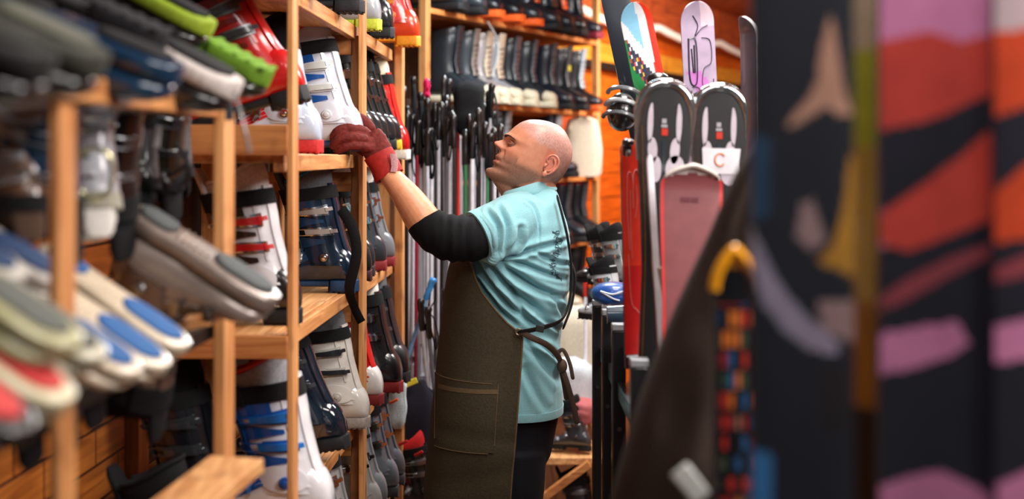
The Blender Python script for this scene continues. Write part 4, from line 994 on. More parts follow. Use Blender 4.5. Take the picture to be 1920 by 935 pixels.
bm = NB(); box(bm, DW(t_of(1050), .06, UZ[1] + .235), (.034, .004, .034), Matrix.Rotation(RD, 3, 'Z')); tag(obj('tag', bm, plas(230, 220, 60, .6), bevel=.002), 'small yellow tag on the blue-black boot of the end rack', 'tag')
thr = [(892, D3, 'grey boot'), (925, D3, 'silvery grey boot'), (960, D1, 'dark boot'), (1055, D4, 'blue-black boot')]
for px, u_, lb in thr:
    snow_boot(lb + ' on the third board of the end rack', t_of(px), -.06, UZ[2], u_, BS, None, ton=plas(150, 160, 166), yaw=R(random.uniform(-8, 8)), s=1.0, group='snowboard boots on the third board of the end rack')
for px, u_, c_, lb in ((1000, D1, REDP, 'dark boot with red collar hidden by the collar of the man'), (1040, D1, REDP, 'dark glossy boot with red collar just behind his shoulder'), (1072, D4, REDP, 'dark glossy boot with red collar in the middle'), (1102, D2, REDP, 'dark glossy boot with red collar by the end post')):
    snow_boot(lb + ' on the fourth board', t_of(px), -.05, UZ[3], u_, BS, None, col=c_, ton=D3, yaw=R(random.uniform(-5, 5)), s=1.03, group='snowboard boots on the fourth board of the end rack')
for px, u_, lb in ((1058, CREAM, 'cream boot'), (1096, D2, 'black boot')):
    snow_boot(lb + ' on the lowest board of the end rack', t_of(px), -.04, UZ[4], u_, BS, None, s=1.0, group='snowboard boots on the lowest board of the end rack')
bm = NB(); rs = []
for z, a in ((0, .10), (.02, .115), (.16, .12), (.28, .105), (.34, .085), (.355, .05)):
    rs.append([DW(t_of(1098), -.02, UZ[2] + z) + Vector((a * q[0], .07 * q[1] + .01 * math.sin(9 * q[0] + z * 20), 0)) for q in se(1, 1, 3, 24)])
loft(bm, rs); tag(obj('bag', bm, fab(214, 200, 180)), 'cream cloth bag standing on the third board of the end rack', 'bag')
bm = NB(); tube(bm, smooth_pts([DW(.55, .04, 2.33), DW(.62, .06, 2.24), DW(.60, .07, 2.14), DW(.56, .06, 2.05)], 6), .006, 6); tag(obj('cord', bm, plas(160, 160, 158)), 'grey cord hanging from the top board of the end rack', 'cord')

# ------------------------------------------------------------ ski poles
def pole_meshes():
    D = {}
    b = NB(); cyl(b, (0, 0, .03), (0, 0, 1.14), .0065, .0085, 10); D['shaft'] = mesh_from(b, 'shaft')
    b = NB(); tube(b, [(0, 0, 1.10), (0, 0, 1.115), (0, 0, 1.14), (.001, 0, 1.16), (.003, 0, 1.18), (.002, 0, 1.20), (.003, 0, 1.22), (.006, 0, 1.235), (.008, 0, 1.245)], [.009, .0115, .011, .0125, .0115, .0130, .014, .016, .010], 12); D['grip'] = mesh_from(b, 'grip', 60)
    b = NB(); tube(b, smooth_pts([(0, 0, 1.23), (.022, .006, 1.19), (.034, .008, 1.11), (.022, .004, 1.05), (.012, 0, 1.12), (.006, 0, 1.225)], 5), .007, 6, flat=.3); D['strap'] = mesh_from(b, 'strap', 60)
    b = NB(); tube(b, [(0, 0, .085), (0, 0, .082), (0, 0, .078), (0, 0, .072)], [.010, .040, .042, .012], 18); cyl(b, (0, 0, 0), (0, 0, .05), .003, .0055, 8); D['basket'] = mesh_from(b, 'basket', 40)
    return D
PM = pole_meshes()
W_, S_, G_, K_ = plas(236, 236, 244, .3), plas(186, 188, 198, .3), plas(96, 100, 108, .35), plas(26, 26, 30, .35)
PK, RD_, BL_, GR_ = plas(190, 40, 90, .35), plas(214, 50, 36, .35), plas(40, 130, 210, .35), plas(60, 130, 84, .35)
seq = [('black', K_), ('white', W_), ('grey', S_), ('crimson', plas(170, 30, 60, .35)), ('white', W_), ('silver', S_), ('white', W_), ('black', K_), ('white', W_), ('pale grey', S_), ('black', K_), ('grey', G_), ('white', W_), ('black', K_), ('green', GR_), ('silver', S_), ('red', RD_), ('white', W_), ('dark grey', G_), ('white', W_), ('black', K_), ('green', GR_), ('silver', S_)]
pole_n = 0; used = {}
def ski_pole(px, pytop, d, c, name, lean=0, sc=1.0, lab=None, grip=BLACKP, nod=0):
    r = empty('ski_pole', (0, 0, 0), None, 'ski pole', 'ski poles hanging in a dense curtain beside the man')
    inst('shaft', PM['shaft'], c, r); inst('grip', PM['grip'], grip, r); inst('strap', PM['strap'], BLACKF, r); inst('basket', PM['basket'], K_ if random.random() < .7 else S_, r)
    p = P(px, pytop, d); L = 1.245 * sc
    r.location = (p.x - math.sin(lean) * L, p.y, p.z - math.cos(lean) * L); r.rotation_euler = (nod, lean, random.uniform(0, 6.28) if abs(lean) < .02 else 0); r.scale = (1, 1, sc)
    r['label'] = lab or name
    return r
random.seed(21)
ROW = ['front', 'middle', 'rear']
allp = []
for row, (d0, y0, step, off_) in enumerate(((5.25, 210, 7.6, 0), (5.55, 168, 8.4, 3), (5.85, 240, 9.2, 1))):
    x = 762 + off_; i = row * 3
    while x < (932 if row != 2 else 920):
        nm, c = seq[i % len(seq)]; i += random.choice((1, 1, 2))
        allp.append((row, x + random.uniform(-1.2, 1.2), y0 + random.uniform(-28, 34) + (10 if x > 880 else 0), d0 + random.uniform(-.08, .08), nm, c)); x += step + random.uniform(-1, 1)
allp.sort(key=lambda a: (a[0], a[1]))
ordn = ['first', 'second', 'third', 'fourth', 'fifth', 'sixth', 'seventh', 'eighth', 'ninth', 'tenth', 'eleventh', 'twelfth', 'thirteenth', 'fourteenth', 'fifteenth', 'sixteenth', 'seventeenth', 'eighteenth', 'nineteenth', 'twentieth', 'twenty-first', 'twenty-second', 'twenty-third', 'twenty-fourth', 'twenty-fifth', 'twenty-sixth']
cnt = {}
for row, x, y, d, nm, c in allp:
    k = (row, nm); cnt[k] = cnt.get(k, 0) + 1
    ski_pole(x, y, d, c, '%s ski pole of the %s row, %s such counting away from the boot rack' % (nm, ROW[row], ordn[cnt[k] - 1]), lean=random.uniform(-.018, .018), sc=random.uniform(.95, 1.08))
ski_pole(811, 520, 5.0, plas(120, 170, 220, .35), '', lean=.30, sc=.62, lab='pale blue ski pole leaning across the others low down', grip=plas(60, 140, 210))
for i, (x, y, l) in enumerate(((786, 560, -.10), (800, 575, -.09), (832, 540, -.06), (846, 520, -.05))):
    ski_pole(x, y, 4.95, (S_, G_, S_, W_)[i], '', lean=l, sc=.86, lab=('silver', 'dark grey', 'silver', 'white')[i] + ' ski pole ' + ['leaning behind the pale blue one', 'leaning next to the silver one', 'leaning close to the apron', 'leaning nearest the apron'][i])
ski_pole(1098, 500, 5.6, W_, '', lean=.0, sc=.9, lab='red and white ski pole standing behind the man by the black uprights', grip=RD_)
# hanging pole rail
bm = NB(); beam(bm, P(752, 190, 5.7), P(935, 215, 5.7), .03, .03); tag(obj('hanging_rail', bm, WDARK), 'dark rail the ski poles hang from', 'rail')
# black bag and dark cloth hung among the grips
def sack(name, px, py, d, w, h, dep, m, lab, cat, seed=0, e=3):
    bm = NB(); rs = []
    for i in range(11):
        t = i / 10; k = tab([(0, .55), (.06, .85), (.2, 1), (.75, .98), (.93, .85), (1, .5)], t)
        c = P(px, py, d) + Vector((0, 0, -h * t))
        rs.append([c + Vector(((w / 2) * k * q[0], dep / 2 * k * q[1], .006 * math.sin(q[0] * 5 + seed))) * 1.0 + Vector((.006 * noise.noise(Vector((q[0] * 2, t * 4, seed))), .008 * noise.noise(Vector((q[1] * 3, t * 5, seed + 5))), 0)) for q in se(1, 1, e, 24)])
    loft(bm, rs); return tag(obj(name, bm, m, sharp=70), lab, cat)
sack('backpack', 880, 152, 5.4, .13, .23, .07, BLACKF, 'black backpack hanging among the pole grips under the end rack', 'backpack', 2)
sack('glove', 800, 148, 5.15, .028, .07, .03, fab(190, 30, 80), 'crimson-pink glove hanging on the pole grips below the end rack post', 'glove', 1)
sack('bag', 770, 715, 4.95, .19, .42, .10, fab(34, 34, 46), 'dark navy bag with yellow band on the floor side of the poles', 'bag', 4)
bm = NB(); beam(bm, P(735, 732, 4.88), P(782, 712, 4.88), .006, .022); tag(obj('strap', bm, plas(226, 216, 50, .5), bevel=.002), 'bright yellow strap across the dark navy bag', 'strap')
sack('bag', 745, 700, 4.80, .07, .20, .05, fab(206, 220, 226), 'crumpled white and pale blue plastic bag beside the dark bag', 'bag', 7)
for i, (x, y, c, l) in enumerate(((738, 752, ORP, 'orange clip'), (756, 830, REDP, 'red clip'), (785, 850, REDP, 'second red clip, lower'))):
    bm = NB(); beam(bm, P(x - 8, y + 4, 4.72), P(x + 8, y - 4, 4.72), .012, .010); tag(obj('clip', bm, c, bevel=.002), l + ' on the bags below the poles', 'clip')
for i, (x, y) in enumerate(((770, 880), (795, 900))):
    ski_boot(['dark ski boot on the floor under the bags', 'second dark ski boot on the floor, closest to the apron'][i], P(x, y + 75, 4.9 + i * .1), PI * 1.1, 0, 0, .8, sh=plas(34, 34, 38), bu=STEEL, lod=1, li=RF)

# ------------------------------------------------------------ low clutter behind the man, bench
bench = empty('bench', P(1070, 900, 5.4), 'low pine bench with a slanted brace behind the man', 'bench')
bt = P(1068, 857, 5.4)
bm = NB(); box(bm, bt + Vector((0, .10, 0)), (.30, .34, .03)); obj('seat', bm, WSHELF, bench, bevel=.003)
bm = NB(); beam(bm, P(1015, 935, 5.3), P(1105, 868, 5.3), .04, .03); obj('brace', bm, WCROSS, bench, bevel=.002)
for x in (-.12, .12):
    bm = NB(); box(bm, (bt.x + x, 5.42, bt.z / 2 - .01), (.035, .05, bt.z - .02)); obj('leg', bm, WPOST, bench, bevel=.002)
sack('bag', 1080, 572, 6.0, .22, .40, .16, fab(206, 194, 172), 'upright cream duffel bag behind the man', 'bag', 11)
sack('bag', 1072, 672, 5.6, .20, .26, .16, fab(196, 200, 204), 'crumpled white plastic sack under the cream duffel', 'bag', 13, 2.2)
sack('bag', 1086, 748, 5.45, .15, .10, .14, fab(176, 96, 96), 'red and white printed plastic bag on top of the bench pile', 'bag', 15, 2.2)
ski_boot('black and silver ski boot lying on the bench', P(1070, 842, 5.42), PI * .9, 0, 0, .62, sh=plas(60, 62, 66), bu=CHROME, lod=1)
ski_boot('dark ski boot deep below the bench', P(1078, 1000, 5.5), PI, 0, 0, .8, sh=plas(30, 30, 34), bu=STEEL, lod=1)
for i, (x, y, d) in enumerate(((1126, 530, 4.9), (1148, 535, 4.75), (1132, 600, 4.6))):
    ski_boot(['black and white ski boot just above the blue helmet', 'grey ski boot beside the red ski', 'white ski boot below the blue helmet'][i], P(x, y, d), PI * .8, 0, 0, .62, sh=(plas(50, 52, 54), plas(130, 134, 136), plas(190, 196, 200))[i], bu=CHROME, lod=1)
sack('bag', 1142, 440, 5.3, .09, .12, .08, fab(28, 28, 32), 'small black bag on top of the boots beyond the black uprights', 'bag', 17)
# ------------------------------------------------------------ black upright stand on the right, with skis
st = empty('ski_stand', (.28, 3.3, 0), 'black steel ski stand with grey-capped uprights beside the aisle', 'ski stand')
KST = plas(20, 20, 23, .35, .3); KCAP = plain('grey_cap', rgb(150, 152, 156), .45, .4)
for px, py, d, w in ((1119, 572, 3.90, 17), (1138, 590, 3.60, 19), (1160, 618, 3.30, 26), (1198, 686, 2.72, 34)):
    p = P(px, py, d); ww = w / F * d
    bm = NB(); box(bm, (p.x, p.y, p.z / 2), (ww, .03, p.z)); u = obj('upright', bm, KST, st, bevel=.004)
    bm = NB(); box(bm, (p.x, p.y, p.z + .008), (ww * 1.04, .034, .018)); obj('cap', bm, KCAP, u, bevel=.003)
    for z in (.55, 1.0):
        if z < p.z:
            bm = NB(); cyl(bm, (p.x, p.y - .017, z * .95), (p.x, p.y - .022, z * .95), .006, .006, 10); obj('bolt', bm, CHROME, u)
for z in (.25, 1.05):
    bm = NB(); beam(bm, (.285, 2.5, z), (.275, 3.95, z), .02, .04); obj('side_rail', bm, KST, st, bevel=.003)
bm = NB(); box(bm, (.60, 3.05, 1.155), (.62, .9, .03)); ledge = obj('ledge', bm, KST, st, bevel=.004)
for x in (.88,):
    for y in (2.7, 3.4):
        bm = NB(); box(bm, (x, y, .57), (.04, .04, 1.14)); obj('upright', bm, KST, st, bevel=.003)

def board(name, label, cat, bot, top, hw, mats, cfn, L0=0, th=.012, tip=.05, yaw=0, nx=20, nz=120, shape=None, group=None, kick=.0, toppow=2.0, tail=.0):
    """flat gliding board from bot to top; cfn(u, v) -> material slot of the seen face, last slot is the edge"""
    bot, top = Vector(bot), Vector(top); z = top - bot; L = z.length; z.normalize()
    x = Vector((math.cos(yaw), math.sin(yaw), 0)); x = (x - z * x.dot(z)).normalized(); y = z.cross(x)
    shape = shape or (lambda v: 1.0)
    def w(v):
        k = 1.0
        if v > 1 - tip: k = max(.02, (1 - ((v - 1 + tip) / tip) ** toppow)) ** (1 / toppow)
        if tail and v < tail: k = min(k, max(.02, (1 - ((tail - v) / tail) ** 2)) ** .5)
        return hw * shape(v) * k
    def cy_(v): return -kick * max(0, (v - (1 - tip * 1.3)) / (tip * 1.3)) ** 2
    bm = NB(); E = len(mats) - 1
    vv = []
    for i in range(nz + 1):
        t = i / nz; vv.append(t if t < 1 - tip * 1.2 or True else t)
    extra = [1 - tip * (1 - math.sin(PI / 2 * k / 14)) for k in range(15)]
    vv = sorted(set([round(q, 5) for q in vv if q < 1 - tip] + [round(q, 5) for q in extra]))
    fr = []; bk = []
    for v in vv:
        W = w(v); a = []; b2 = []
        for j in range(nx + 1):
            u = 2 * j / nx - 1; c = bot + z * (v * L) + x * (W * u) + y * cy_(v)
            dome = th * .5 * (1 - .25 * u ** 4)
            a.append(bm.verts.new(c - y * dome)); b2.append(bm.verts.new(c + y * th * .5))
        fr.append(a); bk.append(b2)
    for i in range(len(vv) - 1):
        vm = (vv[i] + vv[i + 1]) / 2
        for j in range(nx):
            um = (2 * j + 1) / nx - 1
            f = bm.faces.new((fr[i][j], fr[i][j+1], fr[i+1][j+1], fr[i+1][j])); f.material_index = cfn(um, vm)
            f = bm.faces.new((bk[i][j], bk[i+1][j], bk[i+1][j+1], bk[i][j+1])); f.material_index = E
        for j, a, b2 in ((0, fr, bk), (nx, bk, fr)):
            f = bm.faces.new((a[i][j], a[i+1][j], b2[i+1][j], b2[i][j])); f.material_index = E
    for j in range(nx):
        f = bm.faces.new((fr[0][j], bk[0][j], bk[0][j+1], fr[0][j+1])); f.material_index = E
        f = bm.faces.new((fr[-1][j], fr[-1][j+1], bk[-1][j+1], bk[-1][j])); f.material_index = E
    o = obj(name, bm, mats, sharp=50, origin=bot); tag(o, label, cat, group); o['_'] = 0; del o['_']
    fn = lambda u, v, off: bot + z * (v * L) + x * (w(v) * u) + y * cy_(v) - y * (th * .5 + off)
    return o, fn
def on(o, fn, name, v0, v1, u0, u1, m, off=.0005, th=.0012, rnd=False, na=8, ns=8):
    bm = NB(); patch(bm, lambda a, b, q: fn(b, a, q), v0, v1, u0, u1, off, th, ns, na, inner=0, round_=rnd); return obj(name, bm, m, o)
def line(o, fn, name, pts, r, m):
    bm = NB(); tube(bm, smooth_pts([fn(u, v, .001) for u, v in pts], 6), r, 6, flat=.4); return obj(name, bm, m, o)
SKY, WH, RDD = plas(136, 196, 228), plas(224, 226, 230), plas(216, 54, 34)
NV = plas(26, 32, 44, .4); ED = plain('steel_edge', rgb(150, 154, 160), .3, .8)
# blue, white and red ski with a busy graphic
def cf(u, v):
    if v > .87 - .09 * u: return 0 if u < .15 - (v - .8) * .6 else (1 if u < .62 else 2)
    if v > .82 - .09 * u: return 1 if u < .5 else 2
    if v > .745 - .09 * u and abs(u) < .9: return 3 if (int(v * 160) + int(u * 6)) % 3 else (5 if (int(u * 9) % 2) else (4 if int(v * 90) % 2 else 1))
    return 1 if u > -.35 or v < .70 else 6
o, fn = board('ski', 'ski with sky blue, white and red tip and a busy graphic', 'ski', P(1318, 640, 3.55), P(1186, 4, 3.45), .043, [SKY, WH, RDD, plas(60, 60, 80), plas(226, 190, 60), plas(196, 60, 60), plas(40, 130, 70), NV], cf, tip=.06, th=.012, nz=90, kick=.02)
SKYO = o
board('ski', 'blue-black ski leaning behind the sky blue tipped one', 'ski', P(1290, 640, 3.66), P(1146, -40, 3.6), .040, [NV, NV, NV], lambda u, v: 0, tip=.06)
LI, LD, LP, LK = plas(186, 168, 194), plas(60, 54, 70), plas(206, 130, 206), plas(224, 200, 214)
def cf(u, v):
    if .70 < v < .80 and u > -.8 + (.80 - v) * 9 and u < .8 - abs(v - .74) * 12: return 2
    return 3 if v > .93 and u > .2 else 0
o, fn = board('ski', 'lilac ski with inked drawings and a magenta star', 'ski', P(1338, 640, 3.5), P(1305, 2, 3.4), .044, [LI, LD, LP, LK, ED], cf, tip=.06, nz=110, kick=.02)
for k, pl in enumerate(([(-.6, .86), (-.62, .74), (-.2, .735), (-.15, .85), (-.55, .86)], [(.2, .86), (.7, .85), (.72, .79), (.25, .77), (.15, .72), (.75, .70), (.8, .74)], [(-.5, .72), (-.1, .715), (-.05, .675), (-.5, .67), (-.55, .71)], [(-.3, .96), (.0, .93), (-.2, .90), (.2, .885), (.6, .895)], [(.1, .69), (.4, .665), (.75, .675)], [(-.45, .83), (-.4, .76)], [(-.28, .84), (-.3, .76)])):
    line(o, fn, 'drawn_line', [(a, b + .035 * (b < .9)) for a, b in pl], .0026, LD)
board('ski', 'thin white-edged ski seen nearly side-on next to the big dark board', 'ski', P(1412, 640, 3.3), P(1404, 30, 3.2), .03, [plas(120, 100, 116), WH], lambda u, v: 0, tip=.05, yaw=R(-62), kick=.02)
LILO = o
# red ski with white outline logo
def cf(u, v): return 1 if (v < .045 or .055 < v < .06) else (3 if v < .06 and False else (0 if v > .45 else 2))
o, fn = board('ski', 'red ski with a looping white outline logo and white tail line', 'ski', P(1190, 690, 3.02), P(1181, 262, 3.02), .0235, [plas(226, 54, 34), plas(60, 24, 24), plas(196, 28, 26), WH, NV], cf, tip=.05, yaw=R(12), nz=80)
for pl in ([(-.35, .52), (-.5, .70), (-.45, .83), (-.15, .86), (.1, .82), (.1, .70), (.15, .83), (.5, .87), (.8, .84)], [(-.1, .48), (-.2, .62), (-.15, .78)], [(.3, .66), (.5, .72), (.45, .80)], [(-.5, .50), (-.3, .30), (.2, .26), (.6, .24)]): line(o, fn, 'logo_line', pl, .0014, plas(236, 200, 196))
REDO = o
on(o, fn, 'tail_band', .052, .060, -.9, .6, WH)
# pair of carbon skis with chrome-rimmed round tips
CB = planks('carbon', rgb(36, 30, 28), rgb(20, 18, 20), rgb(60, 44, 34), .003, .003, (PI / 2, 0, 0), .5, .0006)
def cfc(u, v): return 0 if u < -.66 else 1
sh = lambda v: tab([(0, .58), (.35, .60), (.62, .80), (.8, 1.0), (1, 1.0)], v)
for k, (bx, tx, ty, dd, lab) in enumerate(((1226, 1249, 156, 2.90, 'black carbon ski with chrome tip rim and gold side line, closer to the aisle'), (1335, 1350, 164, 2.92, 'black carbon ski with chrome tip rim and white shop sticker'))):
    o, fn = board('ski', lab, 'ski', P(bx, 694, dd), P(tx, ty, dd), .0625, [CB, plas(9, 9, 10, .5, .15), NV], cfc, tip=.115, shape=sh, nz=100, toppow=2.1, group='pair of carbon skis with chrome tip rims')
    # chrome rim
    vv = [.73 + .27 * (1 - (1 - i / 22) ** 2) for i in range(23)]
    pts = [fn(-1, v, -.004) for v in vv] + [fn(1, v, -.004) for v in reversed(vv)]
    bm = NB(); tube(bm, pts, [.003 + .0085 * ss(.78, .97, v) for v in vv + vv[::-1]], 12); obj('tip_rim', bm, plain('smoked_chrome', rgb(196, 202, 204), .10, .95, .5), o)
    PW = plas(196, 186, 196)
    on(o, fn, 'petal', .79, .93, -.62, -.42, PW, rnd=True); on(o, fn, 'petal', .79, .93, .42, .62, PW, rnd=True)
    on(o, fn, 'petal', .72, .81, -.60, -.24, PW, rnd=True); on(o, fn, 'petal', .72, .81, .24, .60, PW, rnd=True)
    on(o, fn, 'petal', .655, .745, -.48, -.06, PW, rnd=True); on(o, fn, 'petal', .655, .75, .10, .86, PW, rnd=True)
    on(o, fn, 'centre_spine', .69, .80, -.07, .07, plas(40, 50, 56))
    lg = on(o, fn, 'logo', .818, .842, -.10, .12, plas(206, 60, 44)); on(o, fn, 'logo', .846, .856, -.12, .10, plas(170, 166, 170)); on(o, fn, 'logo', .860, .876, -.10, .06, plas(170, 166, 170))
    if k == 0:
        line(o, fn, 'gold_line', [(-.80, .02), (-.80, .4), (-.82, .7), (-.84, .85)], .0011, plas(190, 130, 40))
    else:
        sk = on(o, fn, 'sticker', .695, .785, -.62, .80, plas(226, 220, 226), off=.003)
        bm = NB(); tube(bm, [fn(.05 + .2 * math.cos(t), .745 + .022 * math.sin(t), .005) for t in [.6 + 5 * i / 16 for i in range(17)]], .0022, 6); obj('printed_mark', bm, plas(226, 130, 90), sk)
# white ski between them and the pink board
o, fn = board('ski', 'narrow white ski with a flared white tail beside the pink board', 'ski', P(1244, 730, 2.80), P(1217, 290, 2.86), .0075, [plas(214, 208, 214), plas(150, 60, 60)], lambda u, v: 0, tip=.04, yaw=R(10), shape=lambda v: 1 + 2.0 * ss(.18, .02, v))
bm = NB(); beam(bm, P(1238, 500, 2.78), P(1246, 548, 2.78), .012, .014); obj('clip', bm, plas(170, 160, 140), o, bevel=.003)
# dusty pink snowboard with white nose and red edges
def cfp(u, v):
    if v > .955 + .02 * (1 - u * u) - .01: return 1
    return 2 if abs(u) > .86 else 0
o, fn = board('snowboard', 'dusty pink board with white rounded nose and red edges', 'snowboard', P(1290, 760, 2.66), P(1297, 312, 2.74), .066, [plas(128, 66, 68, .45, .2), plas(222, 216, 212), plas(210, 60, 60), ED], cfp, tip=.085, nz=90, kick=.025, shape=lambda v: .86 + .14 * ss(.3, .9, v))
bm = NB(); tube(bm, [fn(math.cos(t) * .93, .945 + .05 * math.sin(t), .002) for t in [PI * (.02 + .96 * i / 24) for i in range(25)]], [.004 + .005 * math.sin(PI * i / 24) for i in range(25)], 8, flat=.6); obj('nose_rim', bm, plas(222, 214, 206), o)
on(o, fn, 'printed_mark', .845, .865, -.35, -.05, plas(110, 50, 60)); on(o, fn, 'printed_mark', .845, .865, .0, .22, plas(110, 50, 60))
# bindings and bits between the tips
def binding(o, p, s=1):
    bm = NB(); box(bm, p, (.05 * s, .03 * s, .07 * s)); b = obj('binding', bm, DGREY, o, bevel=.006)
    bm = NB(); ell(bm, p + Vector((0, -.02, .035 * s)), (.034 * s, .022, .022 * s)); obj('toe_piece', bm, BLACKP, b)
    bm = NB(); ell(bm, p + Vector((0, -.03, -.02 * s)), (.014 * s, .016, .02 * s)); obj('heel_lever', bm, GREYP, b)
binding(SKYO, P(1232, 172, 3.40), .9); binding(LILO, P(1312, 200, 3.38), .7); binding(REDO, P(1176, 280, 2.99), .45)
hl = empty('helmet', P(1162, 215, 3.4), 'black and grey helmet hooked behind the red ski', 'helmet')
p = P(1166, 210, 3.4)
bm = NB(); ell(bm, p, (.042, .05, .052)); obj('shell', bm, BLACKP, hl)
for k in (-.02, .0, .02):
    bm = NB(); tube(bm, [p + Vector((.045 * math.cos(t) + k * .3, -.02 - .03 * math.sin(t), k * 1.6 + .052 * math.sin(t * .8) * .6)) for t in [PI * i / 12 for i in range(13)]], .006, 6); obj('vent_rib', bm, GREYP if k else plas(150, 156, 160), hl)
hb = empty('helmet', P(1142, 548, 3.7), 'blue helmet with a white arrow mark lying on the black uprights', 'helmet')
p = P(1146, 550, 3.7)
bm = NB()
rs = []
for i in range(13):
    t = i / 12; x = -.058 + .125 * t; k = math.sqrt(max(.02, 1 - ((t - .5) * 1.9) ** 2)) if t < .5 else math.sqrt(max(.02, 1 - ((t - .5) * 1.6) ** 2))
    rs.append([p + Vector((x, .055 * k * q[0], .034 * k * q[1])) for q in se(1, 1, 2.6, 20)])
loft(bm, rs); obj('shell', bm, plas(24, 78, 156, .35), hb)
bm = NB(); tube(bm, smooth_pts([p + Vector((-.035, -.050, .012)), p + Vector((0, -.056, .004)), p + Vector((.035, -.056, .014))], 4), .0035, 6); tube(bm, smooth_pts([p + Vector((-.035, -.050, .012)), p + Vector((0, -.056, -.008)), p + Vector((.02, -.056, -.014))], 4), .003, 6); obj('arrow_mark', bm, plas(200, 210, 224), hb)
bm = NB(); cyl(bm, P(1152, 590, 3.5) + Vector((-.02, 0, 0)), P(1152, 590, 3.5) + Vector((.03, 0, 0)), .024, .028, 20); tag(obj('roller', bm, plas(40, 60, 76)), 'dark round roller below the blue helmet', 'roller')

# ------------------------------------------------------------ brown coat draped over the stand
bm = NB(); rs = []
EDG = [(262, 1424, 1460), (275, 1411, 1475), (300, 1394, 1500), (340, 1372, 1530), (390, 1350, 1545), (440, 1329, 1550), (500, 1303, 1555), (560, 1275, 1560), (620, 1250, 1565), (680, 1226, 1570), (740, 1204, 1575), (800, 1184, 1580), (870, 1164, 1585), (935, 1148, 1590), (1020, 1130, 1600), (1120, 1112, 1610), (1300, 1095, 1625), (1500, 1090, 1640)]
d0 = 1.95
for i in range(90):
    py = 262 + (1500 - 262) * (i / 89) ** 1.25
    l, r_ = stab([(e[0], e[1]) for e in EDG], py), tab([(e[0], e[2]) for e in EDG], py)
    a, b_ = P(l, py, d0), P(r_, py, d0); c = (a + b_) / 2; h = (b_ - a).length / 2; ring = []
    dep = .05 + .10 * ss(262, 900, py)
    for j in range(72):
        t = 2 * PI * j / 72; q = (sgp(math.cos(t), .85), sgp(math.sin(t), .85))
        fo = 1 + .10 * ss(380, 900, py) * math.sin(9 * t + .004 * py + 2 * math.sin(py * .006))
        ring.append(c + Vector((h * q[0], dep * q[1] * fo + .012 * noise.noise(Vector((q[0] * 3, q[1] * 3, py * .01))), 0)))
    rs.append(ring)
loft(bm, rs)
tag(obj('hanging_coat', bm, fab(46, 34, 28), sharp=80), 'dark brown coat hanging wide over the stand of skis', 'coat')
# small white price card low on the coat
bm = NB(); beam(bm, P(1272, 878, 1.55), P(1318, 935, 1.55), .026, .006, up=Vector((0, 1, 0))); 
tag(obj('clip', bm, plas(196, 198, 192, .4), bevel=.003), 'pale grey plastic clip low on the brown coat', 'clip')

# ------------------------------------------------------------ boards close to the camera
dots = [plas(16, 16, 20), plas(190, 50, 36), plas(40, 90, 140), plas(206, 110, 40), plas(150, 40, 40), plas(60, 80, 60), plas(230, 150, 30), plas(120, 100, 80)]
random.seed(12); grid = {}
def cfd(u, v):
    if v > .985: return 6
    k = (int((u + 1) * 3.0), int(v * 62))
    if k not in grid: grid[k] = random.choice((1, 1, 4, 4, 2, 0, 3, 1, 7, 5, 0))
    if abs((u + 1) * 3.0 % 1 - .5) > .40 or abs(v * 62 % 1 - .5) > .36 or v > .955 or abs(u) > .8: return 0
    return grid[k]
o, fn = board('ski', 'black ski with a bead-like pattern of coloured squares and an orange nose', 'ski', P(1376, 2847, 1.55), P(1376, 462, 1.55), .0245, dots + [plas(20, 20, 22)], cfd, tip=.035, nz=560, nx=36)
bm = NB(); tube(bm, [fn(math.cos(t), .966 + .032 * math.sin(t), .001) for t in [PI * i / 24 for i in range(25)]], .0065, 8); obj('nose_rim', bm, plas(236, 158, 24), o)
# big dark board with sandy star
def inpoly(x, y, pl):
    c = False; j = len(pl) - 1
    for i in range(len(pl)):
        if (pl[i][1] > y) != (pl[j][1] > y) and x < (pl[j][0] - pl[i][0]) * (y - pl[i][1]) / (pl[j][1] - pl[i][1]) + pl[i][0]: c = not c
        j = i
    return c
def pxmap(bx0, tx0, by, ty, w0):    # face coordinates back to the drawing's own rows and columns
    return lambda u, v: (lerp(bx0, tx0, v) + u * w0, lerp(by, ty, v))
SAND = plas(188, 140, 118, .5, .1); SAND2 = plas(150, 122, 122, .5, .1); OCH = plas(176, 124, 36, .5, .1); BLU = plas(30, 62, 90, .5, .1); DK = plas(22, 25, 36, .5, .1); DK2 = plas(26, 20, 24, .5, .1); LILA = plas(150, 140, 162, .5, .1)
m1 = pxmap(1503, 1503, 3538, -420, 95)
polys = [([(1555, 25), (1568, 90), (1578, 160), (1594, 215), (1575, 220), (1548, 200), (1510, 222), (1476, 240), (1478, 225), (1510, 190), (1530, 150), (1536, 90)], 1),
         ([(1500, 380), (1520, 375), (1530, 400), (1545, 450), (1520, 470), (1490, 440)], 2), ([(1410, 430), (1430, 470), (1452, 520), (1490, 570), (1520, 600), (1570, 640), (1570, 665), (1520, 655), (1470, 620), (1430, 570), (1408, 500)], 6),
         ([(1598, 290), (1598, 520), (1560, 500), (1530, 492), (1562, 450), (1580, 380), (1588, 300)], 3), ([(1408, 250), (1440, 260), (1440, 400), (1408, 420)], 4), ([(1410, 840), (1444, 850), (1446, 1000), (1410, 1000)], 7),
         ([(1530, 560), (1598, 560), (1598, 640), (1540, 620)], 2), ([(1524, 690), (1580, 680), (1590, 800), (1540, 820)], 5)]
def cf1(u, v):
    x, y = m1(u, v)
    for pl, k in polys:
        if inpoly(x, y, pl): return k
    return 0
board('snowboard', 'big dark navy board with a sandy star shape, nearest the coloured-square ski', 'snowboard', P(1503, 3538, 1.22), P(1503, -420, 1.22), .0485, [DK, SAND, SAND2, OCH, BLU, DK2, LILA, plas(50, 120, 180, .5), DK], cf1, tip=.04, nz=560, nx=40)
